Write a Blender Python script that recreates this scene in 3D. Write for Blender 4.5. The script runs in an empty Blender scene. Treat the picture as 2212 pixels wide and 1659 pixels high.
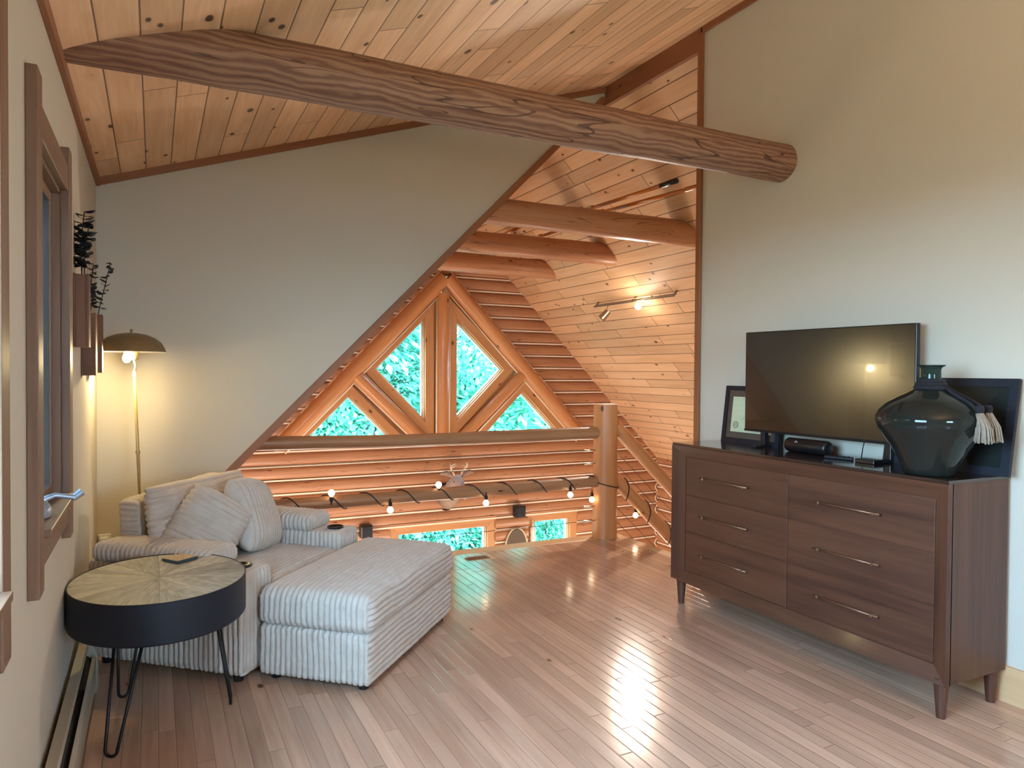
import bpy, math, random
from mathutils import Vector, Matrix, noise
PI = math.pi
sc = bpy.context.scene
col = sc.collection
# ------------------------------------------------------------------ camera
cam_d = bpy.data.cameras.new('camera'); cam = bpy.data.objects.new('camera', cam_d); col.objects.link(cam)
cam_d.sensor_width = 36.0; cam_d.lens = 1550.42/2212*36.0; cam_d.clip_start = .02
F = Vector((.44583, .89494, -.01784)); R = Vector((.89511, -.44578, .00708)); U = R.cross(F)
m = Matrix((R, U, -F)).transposed().to_4x4(); m.translation = Vector((0, 0, 1.348))
cam.matrix_world = m
sc.camera = cam
# ------------------------------------------------------------------ view, sky, lights
sc.view_settings.view_transform = 'Standard'; sc.view_settings.look = 'None'
sc.view_settings.exposure = 0.0; sc.view_settings.gamma = 1.0; sc.view_settings.use_curve_mapping = False
w = bpy.data.worlds.new('overcast_sky'); sc.world = w; w.use_nodes = True
wn = w.node_tree.nodes; wl = w.node_tree.links
bg = wn['Background']
tc = wn.new('ShaderNodeTexCoord'); sx = wn.new('ShaderNodeSeparateXYZ'); rp = wn.new('ShaderNodeValToRGB')
wl.new(tc.outputs['Generated'], sx.inputs[0]); wl.new(sx.outputs['Z'], rp.inputs[0]); wl.new(rp.outputs[0], bg.inputs[0])
rp.color_ramp.elements[0].position = 0.0; rp.color_ramp.elements[0].color = (.34, .52, .72, 1)
rp.color_ramp.elements[1].position = .35; rp.color_ramp.elements[1].color = (.37, .63, 1, 1)
bg.inputs[1].default_value = 64.0

def light(name, kind, loc, energy, color, size=.1, rot=None, spot=None, blend=.5, size_y=None, portal=False, spread=None):
    d = bpy.data.lights.new(name, kind); d.energy = energy; d.color = color
    if kind == 'AREA':
        d.size = size
        if size_y: d.shape = 'RECTANGLE'; d.size_y = size_y
        if portal: d.cycles.is_portal = True
        if spread: d.spread = spread
    else: d.shadow_soft_size = size
    if kind == 'SPOT': d.spot_size = spot; d.spot_blend = blend
    o = bpy.data.objects.new(name, d); col.objects.link(o); o.location = loc
    if rot is not None: o.rotation_euler = rot
    return o
def aim(o, target):
    o.rotation_euler = (Vector(target)-o.location).to_track_quat('-Z', 'Y').to_euler(); return o
light('loft_fill', 'POINT', (1.5, -1.5, 1.5), 30, (1, .88, .72), .4)  # unseen fill light added behind the camera to lift the far wall
light('loft_uplight_fill', 'SPOT', (1.6, -.7, 1.7), 330, (1, .86, .68), .3, rot=(PI-.30, 0, 0), spot=2.5, blend=1.0)  # added upward fill that brightens the ceiling, not a known lamp
# daylight enters through the windows (portals guide the sky sampling)
light('window_portal', 'AREA', (-.50, 2.63, 1.42), 1, (1, 1, 1), .7, (0, -PI/2, 0), size_y=1.1, portal=True).rotation_euler = (0, -PI/2, 0)
light('window_portal', 'AREA', (-.50, .98, 1.42), 1, (1, 1, 1), 1.4, (0, -PI/2, 0), size_y=1.1, portal=True).rotation_euler = (0, -PI/2, 0)
light('window_portal', 'AREA', (1.4, -2.36, 1.6), 1, (1, 1, 1), 1.0, (PI/2, 0, 0), size_y=.9, portal=True).rotation_euler = (PI/2, 0, PI)  # portal of the window added behind the camera
# lamps of the great room
WARM = (1.0, .62, .34)
aim(light('great_room_lamp', 'POINT', (1.2, 6.9, -1.0), 100, (1, .92, .80), .3), (0, 0, 0))
light('great_room_lamp', 'POINT', (4.9, 7.0, -1.3), 72, (1, .92, .80), .3)
light('great_room_lamp', 'POINT', (2.8, 6.6, -1.6), 80, (1, .92, .80), .3)

# ------------------------------------------------------------------ tagging
def tag(o, label=None, cat=None, group=None, kind=None):
    if label: o['label'] = label
    if cat: o['category'] = cat
    if group: o['group'] = group
    if kind: o['kind'] = kind
    return o
def thing(name, label, cat, loc=(0, 0, 0), rz=0, group=None):
    o = bpy.data.objects.new(name, None); col.objects.link(o); o.location = loc; o.rotation_euler = (0, 0, rz)
    o.empty_display_size = .1
    return tag(o, label, cat, group)

# ------------------------------------------------------------------ mesh builder
class MB:
    def __init__(s, seed=0):
        s.v = []; s.f = []; s.uv = []; s.mi = []; s.rnd = random.Random(seed); s.m = 0
    def face(s, pts, uvs, mi=None):
        i = len(s.v); s.v += [tuple(p) for p in pts]; s.f.append(tuple(range(i, i+len(pts)))); s.uv.append([tuple(u) for u in uvs]); s.mi.append(s.m if mi is None else mi)
    def box(s, a, b, M=None):
        a = Vector(a); b = Vector(b); d = b-a; ax = max(range(3), key=lambda i: abs(d[i]))
        o1 = s.rnd.uniform(0, 50); o2 = s.rnd.uniform(0, 50)
        c = [Vector((x, y, z)) for x in (a.x, b.x) for y in (a.y, b.y) for z in (a.z, b.z)]
        i0 = len(s.v)
        s.v += [tuple(M @ p if M is not None else p) for p in c]
        for q, n in (((0, 1, 3, 2), 0), ((4, 6, 7, 5), 0), ((0, 4, 5, 1), 1), ((2, 3, 7, 6), 1), ((0, 2, 6, 4), 2), ((1, 5, 7, 3), 2)):
            oth = [i for i in range(3) if i != n]
            ua = ax if ax in oth else oth[0]; va = oth[0] if oth[1] == ua else oth[1]
            s.f.append(tuple(i0+k for k in q)); s.uv.append([(c[k][ua]+o1, c[k][va]+o2) for k in q]); s.mi.append(s.m)
        return s
    def ring(s, rings, closed=True, caps=True, uvr=None, off=0.0):
        """rings: list of lists of points; lofts them."""
        n = len(rings[0]); i0 = len(s.v); o1 = s.rnd.uniform(0, 50)
        L = [0.0]
        for k in range(1, len(rings)):
            ca = sum((Vector(p) for p in rings[k-1]), Vector())/n; cb = sum((Vector(p) for p in rings[k]), Vector())/n
            dd = (cb-ca).length
            if dd < 1e-5: dd = (Vector(rings[k][0])-Vector(rings[k-1][0])).length
            L.append(L[-1]+dd)
        C = [[0.0] for _ in rings]
        for k, r in enumerate(rings):
            for j in range(1, n+1): C[k].append(C[k][-1]+(Vector(r[j % n])-Vector(r[j-1])).length)
        mx = max(c[-1] for c in C) or 1
        for k, r in enumerate(rings):
            s.v += [tuple(p) for p in r]
        for k in range(len(rings)-1):
            for j in range(n if closed else n-1):
                j2 = (j+1) % n
                s.f.append((i0+k*n+j, i0+k*n+j2, i0+(k+1)*n+j2, i0+(k+1)*n+j))
                a = j/n*mx; b = (j+1)/n*mx
                s.uv.append([(L[k]+o1, a), (L[k]+o1, b), (L[k+1]+o1, b), (L[k+1]+o1, a)]); s.mi.append(s.m)
        if caps:
            for k, rev in ((0, True), (len(rings)-1, False)):
                idx = [i0+k*n+j for j in range(n)]
                if rev: idx.reverse()
                s.f.append(tuple(idx)); s.uv.append([(s.v[i][0]*.2+o1, s.v[i][1]+s.v[i][2]) for i in idx]); s.mi.append(s.m)
        return s
    def tube(s, pts, rad, n=12, caps=True, wob=0, sq=1.0):
        pts = [Vector(p) for p in pts]
        if not hasattr(rad, '__len__'): rad = [rad]*len(pts)
        rings = []; up = None
        for k, p in enumerate(pts):
            t = (pts[min(k+1, len(pts)-1)]-pts[max(k-1, 0)]).normalized()
            if up is None:
                up = Vector((0, 0, 1)) if abs(t.z) < .9 else Vector((1, 0, 0))
            a = t.cross(up).normalized(); b = a.cross(t).normalized(); up = b
            r = rad[k]; rg = []
            for j in range(n):
                th = 2*PI*j/n; rr = r
                if wob: rr *= 1+wob*noise.noise(Vector((k*.7+s.rnd.random()*.02, math.cos(th)*1.3, math.sin(th)*1.3)))
                rg.append(p+a*math.cos(th)*rr+b*math.sin(th)*rr*sq)
            rings.append(rg)
        return s.ring(rings, True, caps)
    def lathe(s, prof, n=32, c=(0, 0, 0), caps=True, sx=1, sy=1):
        rings = [[(c[0]+r*math.cos(2*PI*j/n)*sx, c[1]+r*math.sin(2*PI*j/n)*sy, c[2]+z) for j in range(n)] for r, z in prof]
        return s.ring(rings, True, caps)
    def prism(s, poly, y0, y1, axis='y'):
        """poly of (a,b): axis y -> (x,z); axis x -> (y,z); axis z -> (x,y)"""
        def P(a, b, c): return {'y': (a, c, b), 'x': (c, a, b), 'z': (a, b, c)}[axis]
        n = len(poly); i0 = len(s.v); o1 = s.rnd.uniform(0, 50)
        s.v += [P(a, b, y0) for a, b in poly]+[P(a, b, y1) for a, b in poly]
        e = [(math.hypot(poly[(k+1) % n][0]-poly[k][0], poly[(k+1) % n][1]-poly[k][1]), k) for k in range(n)]
        k = max(e)[1]; dx = poly[(k+1) % n][0]-poly[k][0]; dz = poly[(k+1) % n][1]-poly[k][1]; l = math.hypot(dx, dz); dx /= l; dz /= l
        uv = [(a*dx+b*dz+o1, -a*dz+b*dx+o1) for a, b in poly]
        s.f.append(tuple(i0+k for k in range(n))); s.uv.append(list(uv)); s.mi.append(s.m)
        s.f.append(tuple(i0+n+k for k in reversed(range(n)))); s.uv.append(list(reversed(uv))); s.mi.append(s.m)
        for k in range(n):
            k2 = (k+1) % n; l = e[k][0]
            s.f.append((i0+k, i0+n+k, i0+n+k2, i0+k2)); s.uv.append([(o1, 0), (o1, y1-y0), (o1+l, y1-y0), (o1+l, 0)]); s.mi.append(s.m)
        return s
    def build(s, name, mat, parent=None, smooth=False, bevel=0, loc=None, rot=None, auto=None, kind=None):
        me = bpy.data.meshes.new(name); me.from_pydata(s.v, [], s.f)
        ul = me.uv_layers.new(name='UVMap'); k = 0
        for u in s.uv:
            for q in u: ul.data[k].uv = q; k += 1
        for mm in (mat if isinstance(mat, (list, tuple)) else [mat]): me.materials.append(mm)
        me.polygons.foreach_set('material_index', s.mi)
        if smooth: me.polygons.foreach_set('use_smooth', [True]*len(me.polygons))
        me.validate(); me.update()
        o = bpy.data.objects.new(name, me); col.objects.link(o)
        if parent: o.parent = parent
        if loc: o.location = loc
        if rot: o.rotation_euler = rot
        if auto is not None and smooth:
            import bmesh
            bm = bmesh.new(); bm.from_mesh(me)
            for e in bm.edges:
                if len(e.link_faces) == 2 and e.calc_face_angle(0) > auto: e.smooth = False
            bm.to_mesh(me); bm.free()
        if bevel:
            b = o.modifiers.new('bevel', 'BEVEL'); b.width = bevel; b.segments = 2; b.limit_method = 'ANGLE'; b.angle_limit = .6
        if kind: o['kind'] = kind
        return o

# ------------------------------------------------------------------ materials
def hexc(h):
    c = [int(h[i:i+2], 16)/255 for i in (0, 2, 4)]
    return tuple(((x/12.92) if x <= .04045 else ((x+.055)/1.055)**2.4) for x in c)+(1,)
class NT:
    def __init__(s, name):
        s.mat = bpy.data.materials.new(name); s.mat.use_nodes = True; s.t = s.mat.node_tree; s.n = s.t.nodes; s.l = s.t.links
        s.b = s.n['Principled BSDF']
    def put(s, inp, v):
        if hasattr(v, 'is_linked') or isinstance(v, bpy.types.NodeSocket): s.l.new(v, inp)
        else: inp.default_value = v
    def math(s, op, a, b=0.0, c=None):
        n = s.n.new('ShaderNodeMath'); n.operation = op; s.put(n.inputs[0], a); s.put(n.inputs[1], b)
        if c is not None: s.put(n.inputs[2], c)
        return n.outputs[0]
    def mix(s, f, a, b, mode='MIX'):
        n = s.n.new('ShaderNodeMix'); n.data_type = 'RGBA'; n.blend_type = mode; n.clamp_factor = True
        s.put(n.inputs[0], f); s.put(n.inputs[6], a); s.put(n.inputs[7], b); return n.outputs[2]
    def comb(s, x, y, z=0.0):
        n = s.n.new('ShaderNodeCombineXYZ'); s.put(n.inputs[0], x); s.put(n.inputs[1], y); s.put(n.inputs[2], z); return n.outputs[0]
    def noise(s, vec, scale=5, detail=3, rough=.5, dist=0.0):
        n = s.n.new('ShaderNodeTexNoise'); s.put(n.inputs['Vector'], vec); n.inputs['Scale'].default_value = scale
        n.inputs['Detail'].default_value = detail; n.inputs['Roughness'].default_value = rough; n.inputs['Distortion'].default_value = dist
        return n.outputs[0]
    def white(s, vec):
        n = s.n.new('ShaderNodeTexWhiteNoise'); n.noise_dimensions = '3D'; s.put(n.inputs['Vector'], vec); return n.outputs[0]
    def ramp(s, f, a, b, ca=(0, 0, 0, 1), cb=(1, 1, 1, 1)):
        n = s.n.new('ShaderNodeValToRGB'); s.put(n.inputs[0], f); e = n.color_ramp.elements
        e[0].position = a; e[1].position = b; e[0].color = ca; e[1].color = cb; return n.outputs[0]
    def uv(s):
        n = s.n.new('ShaderNodeTexCoord'); sp = s.n.new('ShaderNodeSeparateXYZ'); s.l.new(n.outputs['UV'], sp.inputs[0]); return sp.outputs[0], sp.outputs[1]
    def objc(s):
        n = s.n.new('ShaderNodeTexCoord'); return n.outputs['Object']
    def bump(s, h, strength=.3, dist=.01, prev=None):
        n = s.n.new('ShaderNodeBump'); n.inputs['Strength'].default_value = strength; n.inputs['Distance'].default_value = dist
        s.put(n.inputs['Height'], h)
        if prev is not None: s.l.new(prev, n.inputs['Normal'])
        s.l.new(n.outputs[0], s.b.inputs['Normal']); return n.outputs[0]
def plain(name, c, rough=.5, metal=0, spec=.5, coat=0, var=.06, scale=20, bump=0):
    m = NT(name); c = hexc(c) if isinstance(c, str) else c
    nz = m.noise(m.objc(), scale, 3)
    dark = tuple(x*(1-var*2) for x in c[:3])+(1,)
    lite = tuple(min(1, x*(1+var)) for x in c[:3])+(1,)
    m.put(m.b.inputs['Base Color'], m.mix(nz, dark, lite)); m.b.inputs['Roughness'].default_value = rough
    m.b.inputs['Metallic'].default_value = metal; m.b.inputs['Specular IOR Level'].default_value = spec
    m.b.inputs['Coat Weight'].default_value = coat
    if bump: m.bump(nz, bump, .004)
    return m.mat
def glow(name, c, s):
    m = NT(name); m.b.inputs['Base Color'].default_value = (.8, .8, .8, 1); m.b.inputs['Emission Color'].default_value = c
    m.b.inputs['Emission Strength'].default_value = s; return m.mat
def wood(name, lite, dark, knot='3a1a0c', rough=.45, pw=0, pl=0, knots=.5, gap=.02, grain=1.0, coat=0, rowvar=.35, gapcol='2a1408', spec=.4, kscale=1.0, swirl=0, gapd=.6, checks=0):
    m = NT(name); u, v = m.uv()
    lite = hexc(lite); dark = hexc(dark)
    if pw:
        r0 = m.math('DIVIDE', v, pw); row = m.math('FLOOR', r0); fr = m.math('FRACT', r0)
        off = m.math('MULTIPLY', m.white(m.comb(row, 3.3)), pl*7)
        c0 = m.math('DIVIDE', m.math('ADD', u, off), pl); cell = m.math('FLOOR', c0); fc = m.math('FRACT', c0)
        rnd = m.white(m.comb(row, cell, 1.7)); rnd2 = m.white(m.comb(row, cell, 9.1))
        gu = m.math('ADD', u, m.math('MULTIPLY', rnd, 37.0)); gv = m.math('ADD', v, m.math('MULTIPLY', rnd2, 11.0))
    else:
        gu, gv = u, v; rnd = m.noise(m.comb(u, v), .7, 1)
    g1 = m.noise(m.comb(m.math('MULTIPLY', gu, 1.6*grain), m.math('MULTIPLY', gv, 34*grain)), 1, 4, .6, .6+swirl)
    g2 = m.noise(m.comb(m.math('MULTIPLY', gu, .9), m.math('MULTIPLY', gv, 7)), 1, 3, .5, 1.0+swirl)
    f = m.math('ADD', m.math('MULTIPLY', g1, .5), m.math('MULTIPLY', g2, .5))
    if swirl:
        wv = m.n.new('ShaderNodeTexWave'); wv.wave_type = 'BANDS'; wv.bands_direction = 'Y'
        m.put(wv.inputs['Vector'], m.comb(m.math('MULTIPLY', gu, .9), m.math('MULTIPLY', gv, 3.2)))
        wv.inputs['Scale'].default_value = 3.2; wv.inputs['Distortion'].default_value = 9; wv.inputs['Detail'].default_value = 3; wv.inputs['Detail Scale'].default_value = 1.1
        f = m.math('ADD', m.math('MULTIPLY', f, .62), m.math('MULTIPLY', wv.outputs[1], .38))
    f = m.ramp(f, .3, .7)
    c = m.mix(f, dark, lite)
    if rowvar:
        k = m.math('MULTIPLY', m.math('SUBTRACT', rnd, .5), rowvar)
        val = m.math('ADD', 1.0, k)
        hs = m.n.new('ShaderNodeHueSaturation'); m.put(hs.inputs['Value'], val); m.put(hs.inputs['Color'], c); c = hs.outputs[0]
    if knots:
        vo = m.n.new('ShaderNodeTexVoronoi'); vo.feature = 'F1'
        m.put(vo.inputs['Vector'], m.comb(m.math('MULTIPLY', gu, 4.6*kscale), m.math('MULTIPLY', gv, 8.5*kscale))); vo.inputs['Scale'].default_value = 1
        sp = m.n.new('ShaderNodeSeparateColor'); m.l.new(vo.outputs['Color'], sp.inputs[0])
        gate = m.math('LESS_THAN', sp.outputs[0], knots)
        d = m.math('ADD', vo.outputs['Distance'], m.math('MULTIPLY', m.noise(m.comb(gu, gv), 30, 2), .06))
        size = m.math('MULTIPLY', sp.outputs[1], .09)
        kk = m.math('MULTIPLY', gate, m.ramp(m.math('SUBTRACT', d, size), .075, .11, (1, 1, 1, 1), (0, 0, 0, 1)))
        halo = m.math('MULTIPLY', gate, m.ramp(m.math('SUBTRACT', d, size), .08, .30, (1, 1, 1, 1), (0, 0, 0, 1)))
        c = m.mix(m.math('MULTIPLY', halo, .35), c, dark)
        c = m.mix(m.math('MULTIPLY', kk, .88), c, hexc(knot))
    hgt = g1
    if checks:
        ck = m.noise(m.comb(m.math('MULTIPLY', gu, .8), m.math('MULTIPLY', gv, 9)), 1, 2, .5, .8)
        ln = m.math('LESS_THAN', m.math('ABSOLUTE', m.math('SUBTRACT', ck, .5)), .006)
        c = m.mix(m.math('MULTIPLY', ln, checks), c, hexc(knot))
    if pw:
        e1 = m.math('LESS_THAN', m.math('MINIMUM', fr, m.math('SUBTRACT', 1.0, fr)), gap)
        e2 = m.math('LESS_THAN', m.math('MINIMUM', fc, m.math('SUBTRACT', 1.0, fc)), gap*pw/pl)
        e = m.math('MAXIMUM', e1, e2)
        c = m.mix(m.math('MULTIPLY', e, gapd), c, hexc(gapcol))
        edge = m.ramp(m.math('MINIMUM', fr, m.math('SUBTRACT', 1.0, fr)), 0, gap*3)
        edge2 = m.ramp(m.math('MINIMUM', fc, m.math('SUBTRACT', 1.0, fc)), 0, gap*3*pw/pl)
        hgt = m.math('ADD', m.math('MULTIPLY', g1, .08), m.math('MINIMUM', edge, edge2))
        m.bump(hgt, .5, .0025)
    else:
        m.bump(hgt, .25, .004)
    m.put(m.b.inputs['Base Color'], c); m.b.inputs['Roughness'].default_value = rough
    m.b.inputs['Coat Weight'].default_value = coat; m.b.inputs['Coat Roughness'].default_value = .12; m.b.inputs['Specular IOR Level'].default_value = spec
    return m.mat

M = {}
M['ceiling'] = wood('pine_tongue_and_groove_ceiling', 'eec8a2', 'd0a278', '33180e', .55, .135, 1.9, knots=.78, gap=.022, rowvar=.3, gapd=.75)
M['ceiling_big'] = wood('pine_ceiling_great_room', 'dcb28c', 'c4956c', '3a1a10', .5, .135, 1.5, knots=.75, gap=.03, rowvar=.26, kscale=1.15, gapd=.8)
M['floor'] = wood('maple_strip_floor', 'c8a287', 'a77f66', '5b3e2e', .16, .058, .95, knots=.12, gap=.02, rowvar=.3, coat=.2, gapcol='6a4a38', spec=.5, gapd=.4)
M['beam'] = wood('weathered_log_beam', '9c765e', '74503f', '3a1f16', .6, knots=.22, swirl=.5, rowvar=.25, kscale=.7, checks=.7)
M['log'] = wood('orange_stained_log', 'be8862', '9f6a4a', '4a1f10', .42, knots=.4, rowvar=.2, coat=.1, checks=.5, kscale=1.1)
M['log_light'] = wood('amber_log', 'd2925e', 'b57645', '4a1f10', .4, knots=.35, rowvar=.15, coat=.15, kscale=1.1)
M['casing_pine'] = wood('pine_casing', 'ca925f','b37a4c', '4a2010', .42, knots=.35, rowvar=.15, coat=.1)
M['rail'] = wood('railing_log_wood', 'ad7c54', '8a5d3e', '3a1a0c', .45, knots=.3, rowvar=.15, coat=.1)
M['trim'] = wood('stained_trim', '9a6440', '7a4a2c', '3a1a0c', .5, knots=.1, rowvar=.1)
M['trim_win'] = wood('window_trim_wood', '84634c', '674935', '3a2016', .5, knots=.12, rowvar=.12)
M['base'] = wood('maple_baseboard', 'd2ab80', 'c09468', '7a5638', .4, knots=.1, rowvar=.1)
M['dresser'] = wood('walnut_veneer', '623d2b', '3a2118', '2c1810', .42, knots=0, rowvar=.15, coat=.05, grain=.8)
M['dresser_top'] = wood('dark_polished_top', '3c2820', '2a1b16', '1a100c', .12, knots=0, rowvar=.1, coat=.7)
M['planter'] = wood('dark_reclaimed_wood', '7a5238', '4f3022', '20100a', .6, knots=.2, rowvar=.3)
M['chink'] = plain('cream_chinking', 'f0d8c0', .8, scale=60, bump=.2)
M['wall'] = plain('greige_wall_paint', 'c4bbaa', .9, spec=.2, var=.012, scale=130, bump=.06)
M['white_plastic'] = plain('white_plastic', 'd8d5ca', .4, var=.02)
M['black_metal'] = plain('black_metal', '0d0d12', .45, .3, var=.1)
M['black_rim'] = plain('blackened_band', '10141f', .55, 0, spec=.4, var=.15, scale=6)
M['black_plastic'] = plain('black_plastic', '101013', .35, var=.05)
M['nickel'] = plain('brushed_nickel', 'b8ac98', .3, 1, var=.05)
M['bronze'] = plain('bronze_bar', '7a5a44', .35, .7, var=.05)
M['steel'] = plain('steel', '9c9890', .35, 1, var=.05)
M['window_metal'] = plain('cast_handle', '9aa6b4', .35, .5, var=.05)
M['brass'] = plain('antique_brass', '9a8560', .42, .6, var=.05)
M['brass_pole'] = plain('champagne_metal', 'b3a070', .4, .5, var=.04)
M['shade_in'] = plain('white_enamel', 'f0e8d0', .5, var=.02)
M['heater'] = plain('almond_enamel', 'a59a86', .4, var=.04, scale=8)
M['heater_dark'] = plain('heater_slot', '16130f', .6, var=.04)
_ = 0
M['screen'] = plain('glossy_tv_screen', '050505', .20, 0, spec=1.0, var=.0, coat=.6)
M['bulb'] = glow('lit_bulb', (1, .78, .48, 1), 9.0)
M['lamp_bulb'] = glow('lit_lamp_bulb', (1, .80, .45, 1), 12.0)
M['spot_bulb'] = glow('lit_spot_bulb', (1, .88, .68, 1), 40.0)
M['cord'] = plain('black_cord', '120c0a', .6, var=.05)
M['cable'] = plain('steel_cable', '4a4038', .5, .4, var=.05)
M['bark'] = plain('tree_bark', '5a4a3c', .9, var=.3, scale=9, bump=.5)
M['ground'] = plain('forest_ground', '2f4a2a', .95, var=.3, scale=2)
M['rope'] = plain('dark_rope', '14121a', .9, var=.2, scale=60, bump=.4)
M['tassel'] = plain('grey_cotton_tassel', '9a8c7c', .9, var=.25, scale=90, bump=.5)
M['leaf_dark'] = plain('dried_eucalyptus_leaf', '1c262c', .7, var=.2)
M['roofing'] = plain('roof_underlay', '4a423a', .9, var=.05)

def fabric():
    m = NT('cream_corduroy_plush'); o = m.objc()
    n1 = m.noise(o, 130, 3, .6); n2 = m.noise(o, 18, 2, .5)
    c = m.mix(n2, hexc('b3a698'), hexc('cbc0b2'))
    m.put(m.b.inputs['Base Color'], c); m.b.inputs['Roughness'].default_value = .95; m.b.inputs['Specular IOR Level'].default_value = .1
    m.b.inputs['Sheen Weight'].default_value = .2; m.b.inputs['Sheen Roughness'].default_value = .4
    m.bump(n1, .5, .004); return m.mat
M['fabric'] = fabric()
def leafmat(name, a, b):
    m = NT(name); o = m.n.new('ShaderNodeNewGeometry')
    r = m.n.new('ShaderNodeObjectInfo')
    nz = m.noise(m.objc(), 1.7, 3)
    rr = m.math('ADD', m.math('MULTIPLY', o.outputs['Random Per Island'], .6), m.math('MULTIPLY', nz, .4))
    c = m.mix(rr, hexc(a), hexc(b)); m.put(m.b.inputs['Base Color'], c); m.b.inputs['Roughness'].default_value = .5
    tr = m.n.new('ShaderNodeBsdfTranslucent'); m.l.new(c, tr.inputs[0]); mx = m.n.new('ShaderNodeMixShader'); mx.inputs[0].default_value = .35
    m.l.new(m.b.outputs[0], mx.inputs[1]); m.l.new(tr.outputs[0], mx.inputs[2]); m.l.new(mx.outputs[0], m.n['Material Output'].inputs[0]); return m.mat
M['leaf'] = leafmat('bright_green_leaves', '2f8a68', '84dcb4')
M['leaf2'] = leafmat('blue_green_leaves', '3a8e78', '88dcc0')
def glassmat(name, rough=0.0, tint=(1, 1, 1, 1), screen=0):
    m = NT(name); g = m.n.new('ShaderNodeBsdfGlossy'); g.inputs['Roughness'].default_value = rough; g.inputs[0].default_value = (1, 1, 1, 1)
    t = m.n.new('ShaderNodeBsdfTransparent'); t.inputs[0].default_value = tint
    f = m.n.new('ShaderNodeFresnel'); f.inputs[0].default_value = 1.45
    ge = m.n.new('ShaderNodeNewGeometry')
    mx = m.n.new('ShaderNodeMixShader'); m.put(mx.inputs[0], m.math('MULTIPLY', f.outputs[0], m.math('SUBTRACT', 1.0, ge.outputs['Backfacing']))); m.l.new(t.outputs[0], mx.inputs[1]); m.l.new(g.outputs[0], mx.inputs[2])
    m.l.new(mx.outputs[0], m.n['Material Output'].inputs[0]); return m.mat
M['glass'] = glassmat('window_glass', 0, (.95, 1, .98, 1))
def screenmat():
    m = NT('insect_screen'); d = m.n.new('ShaderNodeBsdfDiffuse'); d.inputs[0].default_value = (.05, .07, .09, 1)
    t = m.n.new('ShaderNodeBsdfTransparent'); mx = m.n.new('ShaderNodeMixShader'); mx.inputs[0].default_value = .75
    m.l.new(t.outputs[0], mx.inputs[1]); m.l.new(d.outputs[0], mx.inputs[2]); m.l.new(mx.outputs[0], m.n['Material Output'].inputs[0]); return m.mat
M['insect_screen'] = screenmat()
def vaseglass():
    m = NT('dark_bottle_glass'); m.b.inputs['Base Color'].default_value = (.012, .014, .012, 1); m.b.inputs['Roughness'].default_value = .04
    m.b.inputs['Coat Weight'].default_value = 0; m.b.inputs['Specular IOR Level'].default_value = .32; return m.mat
M['vase'] = vaseglass()
def neckglass():
    m = NT('green_neck_glass'); m.b.inputs['Base Color'].default_value = (.10, .17, .14, 1); m.b.inputs['Roughness'].default_value = .03
    m.b.inputs['Transmission Weight'].default_value = .9; m.b.inputs['IOR'].default_value = 1.3; return m.mat
M['neck'] = neckglass()
def starwood():
    """radial wedges of reclaimed wood around the centre of the table top"""
    m = NT('starburst_reclaimed_wood'); sp = m.n.new('ShaderNodeSeparateXYZ'); m.l.new(m.objc(), sp.inputs[0])
    ang = m.math('ARCTAN2', sp.outputs[1], sp.outputs[0]); rad = m.math('SQRT', m.math('ADD', m.math('MULTIPLY', sp.outputs[0], sp.outputs[0]), m.math('MULTIPLY', sp.outputs[1], sp.outputs[1])))
    k = m.math('MULTIPLY', m.math('ADD', ang, PI), 22/(2*PI)); kw = m.math('ADD', k, m.math('MULTIPLY', m.math('SINE', m.math('MULTIPLY', ang, 5)), .45))
    seg = m.math('FLOOR', kw); fr = m.math('FRACT', kw); rnd = m.white(m.comb(seg, 2.2)); 
    # grain runs along each wedge
    along = m.math('MULTIPLY', rad, 9.0); across = m.math('MULTIPLY', m.math('MULTIPLY', m.math('SUBTRACT', fr, .5), rad), 60)
    g = m.noise(m.comb(along, across, m.math('MULTIPLY', seg, 7.3)), 1.2, 5, .65, .5)
    worn = m.noise(m.objc(), 22, 4, .7)
    f = m.ramp(m.math('ADD', m.math('MULTIPLY', g, .7), m.math('MULTIPLY', worn, .3)), .36, .64)
    c = m.mix(f, hexc('6a6458'), hexc('bdb5a4'))
    hs = m.n.new('ShaderNodeHueSaturation'); m.put(hs.inputs['Value'], m.math('ADD', .62, m.math('MULTIPLY', rnd, .62))); m.put(hs.inputs['Color'], c); c = hs.outputs[0]
    e = m.math('LESS_THAN', m.math('MULTIPLY', m.math('MINIMUM', fr, m.math('SUBTRACT', 1.0, fr)), rad), .0035)
    c = m.mix(m.math('MULTIPLY', e, .6), c, hexc('2a251e'))
    m.put(m.b.inputs['Base Color'], c); m.b.inputs['Roughness'].default_value = .55; m.bump(g, .4, .004); return m.mat
M['star'] = starwood()
def paper():
    m = NT('certificate_paper'); nz = m.noise(m.objc(), 40, 2); m.put(m.b.inputs['Base Color'], m.mix(nz, hexc('cfc3a4'), hexc('ddd2b6'))); m.b.inputs['Roughness'].default_value = .7; return m.mat
M['paper'] = paper()
M['mat_board'] = plain('brown_mat_board', '4a3c38', .8, var=.05)
M['ink'] = plain('faded_ink', '5a5548', .8, var=.05)
M['coaster'] = plain('printed_coaster', 'b0916c', .5, var=.35, scale=55)
M['teal'] = plain('teal_coaster_edge', '2c4648', .6, var=.1)
M['fur'] = plain('deer_fur', 'a58a78', .9, var=.25, scale=30, bump=.3)
M['fur_white'] = plain('pale_deer_fur', 'c9bdb8', .9, var=.1, scale=30)
M['antler'] = plain('antler_bone', 'd8c4a4', .5, var=.2, scale=20)
M['varnish'] = wood('varnished_ash', 'c8762c', '9a4f16', '4a1f10', .3, knots=0, rowvar=.1, coat=.5)
M['net'] = plain('grey_net', '6a5c4e', .9, var=.3, scale=80)

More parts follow.
